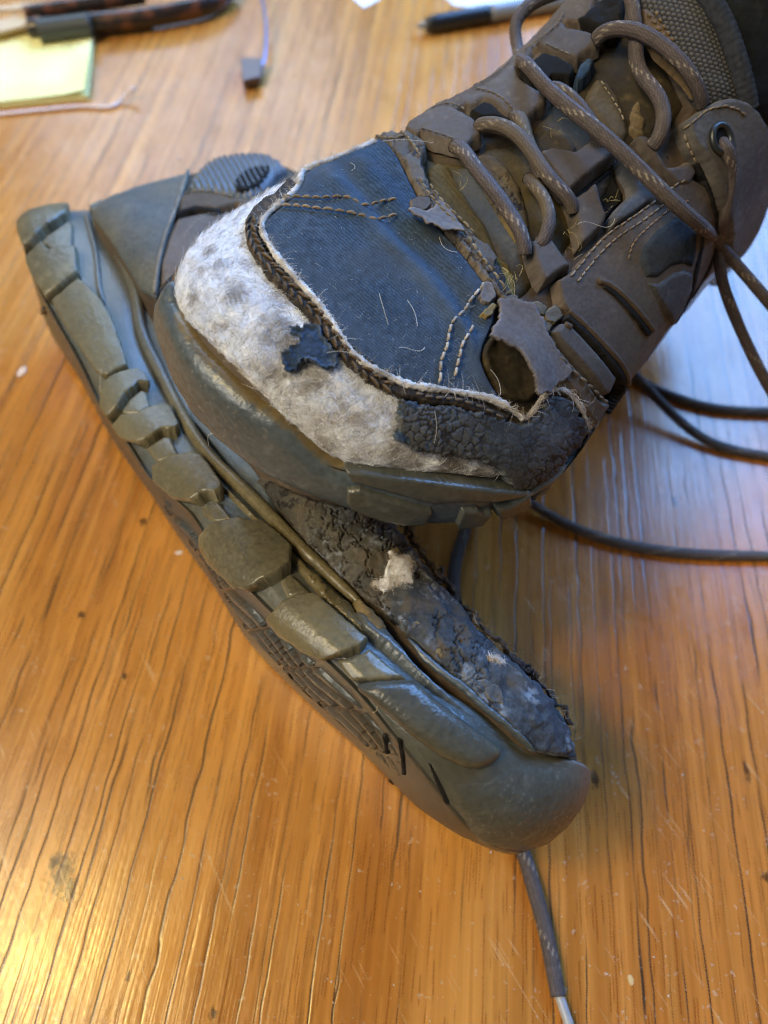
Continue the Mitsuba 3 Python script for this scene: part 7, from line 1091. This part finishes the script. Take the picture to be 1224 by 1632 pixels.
# crumbs and flakes
paint('flake', base_color=dict(type='rgb', value=[.72, .62, .60]), roughness=.7)
paint('crumb', base_color=dict(type='rgb', value=[.55, .36, .14]), roughness=.8)
def bit(name, px_, size, mat, label, cat='crumb', flat=.35, seed=0):
    m = trimesh.creation.icosphere(2, 1.0); v = m.vertices * (.65 + .7 * meshkit.fbm(m.vertices * 1.6 + seed * 7 + 20, 3, seed)[:, None]) * [size, size * .62, size * flat]
    c, s_ = math.cos(seed * 1.3), math.sin(seed * 1.3); v = v @ np.array([[c, s_, 0], [-s_, c, 0], [0, 0, 1]]); p = on_level([px_])[0]
    v[:, 2] -= v[:, 2].min(); add(name, (v + p, m.faces), mat, label=label, category=cat)
bit('flake', (36, 593), .0034, 'flake', 'pale pinkish flake on the table beside the lower boot heel', 'flake', .15, 1)
bit('crumb', (240, 43), .0022, 'crumb', 'tan crumb in front of the tortoiseshell eyeglasses', 'crumb', .5, 2)
bit('crumb', (286, 254), .0010, 'flake', 'tiny pale crumb above the heel of the lower boot', 'crumb', .5, 3)
bit('crumb', (470, 121), .0011, 'crumb', 'tiny dark crumb near the glasses arm tip', 'crumb', .4, 4)
bit('flake', (285, 881), .0017, 'flake', 'small pale flake beside the lugs of the lower boot', 'flake', .12, 5)
bit('flake', (1005, 1562), .0016, 'crumb', 'small pale flake near the aglet end of the lace', 'flake', .10, 6)
rng = np.random.default_rng(77); grit = []
for k_ in range(260):
    u_, v_ = rng.uniform(0, 1224), rng.uniform(250, 1632); s_ = rng.uniform(.00012, .00034); m = trimesh.creation.icosphere(0, 1.0)
    grit.append((m.vertices * s_ * rng.uniform(.6, 1.4, 3) + on_level([(u_, v_)])[0] + [0, 0, s_ * .6], m.faces))
gm_ = join(grit); paint('grit_tone', base_color=dict(type='rgb', value=[.62, .55, .46]), roughness=.8); add('grit', gm_[:2], 'grit_tone', smooth=False, label='scattered fine pale grit and dust specks on the table', kind='stuff', category='grit')
hairs = []
for i, px_ in enumerate(([(915, 1430), (930, 1436), (942, 1448), (948, 1462)], [(1028, 1530), (1040, 1525), (1052, 1512)], [(20, 640), (52, 600), (70, 560), (76, 540)])):
    V, Fc, S, A = tube(spline(on_level(px_, [.0006] * len(px_)), .0008), .00010, 5); hairs.append((V, Fc))
# loose hairs clinging to the boots
def hair(surf, px_, lifts, tone, parent, r=.00007):
    p_ = spline(over(surf, px_, lifts), .0006); V, Fc, S, A = tube(p_, r, 5); add('loose_hair', (V, Fc), 'fibre', parent, np.tile(tone, (len(V), 1)))
HAIRS1 = [([(325, 720), (330, 700), (340, 688), (348, 682)], [.003, .002, .001, .0005]), ([(604, 470), (606, 486), (618, 520)], [.0004, .0015, .0006]), ([(648, 480), (660, 500), (664, 522)], [.0005] * 3), ([(520, 566), (545, 564), (570, 572)], [.0012] * 3), ([(634, 556), (650, 557), (666, 561), (676, 555)], [.0005] * 4), ([(690, 655), (694, 680), (690, 705)], [.0008] * 3),
    ([(700, 380), (712, 400), (728, 404)], [.0005] * 3), ([(560, 275), (566, 268), (558, 262)], [.0005] * 3), ([(610, 236), (640, 239), (690, 238)], [.002, .003, .002]), ([(910, 372), (930, 368), (950, 374), (968, 360)], [.004] * 4), ([(780, 590), (792, 606), (796, 630)], [.0005] * 3)]
for i, (px_, lf) in enumerate(HAIRS1): hair(TOP, px_, lf, (.42, .38, .30) if i % 2 else (.5, .48, .46), B1)
for px_, lf in (([(292, 384), (305, 372), (330, 352), (348, 345)], [.001, .003, .003, .001]),): hair(UPPER, px_, lf, (.5, .42, .3), B2)
for px_, lf in (([(495, 888), (503, 880), (509, 872)], [.0005, .002, .003]), ([(163, 640), (165, 616), (166, 596)], [.0005, .002, .003]), ([(592, 1112), (600, 1118), (602, 1130), (596, 1134)], [.0006] * 4)): hair(SOLE, px_, lf, (.6, .48, .3), B2)
# lint on the blue panel
rng = np.random.default_rng(21); lp = Polygon(PANEL); pts = np.array([p for p in rng.uniform([420, 215], [850, 665], (1400, 2)) if lp.contains(Point(*p))])[:230]
P_, N_ = TOP.on(pts); al = rng.normal(0, 1, (len(P_), 3)); al = unit(al - N_ * (al * N_).sum(1, keepdims=True))
V, Fc, Cc = fibres(len(P_), P_ + N_ * .0004, N_, al, .0009, .000035, [(.3, .3, .3), (.22, .22, .22), (.5, .48, .45)], 4, lift=.15, curl=1.0); add('lint', (V, Fc), 'fibre', B1 + '__toe_panel', Cc, kind='stuff')
STRAW = [([(770, 408), (790, 440)], 14, (812, 452)), ([0], 9, (905, 392)), ([0], 4, (735, 298)), ([0], 6, (888, 206)), ([0], 8, (975, 336))]
rng = np.random.default_rng(15)
for _, n_, (cu, cv) in STRAW:
    cen = np.array([cu, cv]) + rng.normal(0, 1, (n_, 2)) * [9, 14]; P_, N_ = TOP.on(cen); al = rng.normal(0, 1, (n_, 3)); al = unit(al - N_ * (al * N_).sum(1, keepdims=True))
    V, Fc, Cc = fibres(n_, P_ + N_ * .0010, N_, al, .0030, .00010, [(.30, .22, .07), (.38, .30, .14)], int(cu), lift=.4, curl=.9); add('straw', (V, Fc), 'fibre', B1, Cc, kind='stuff')
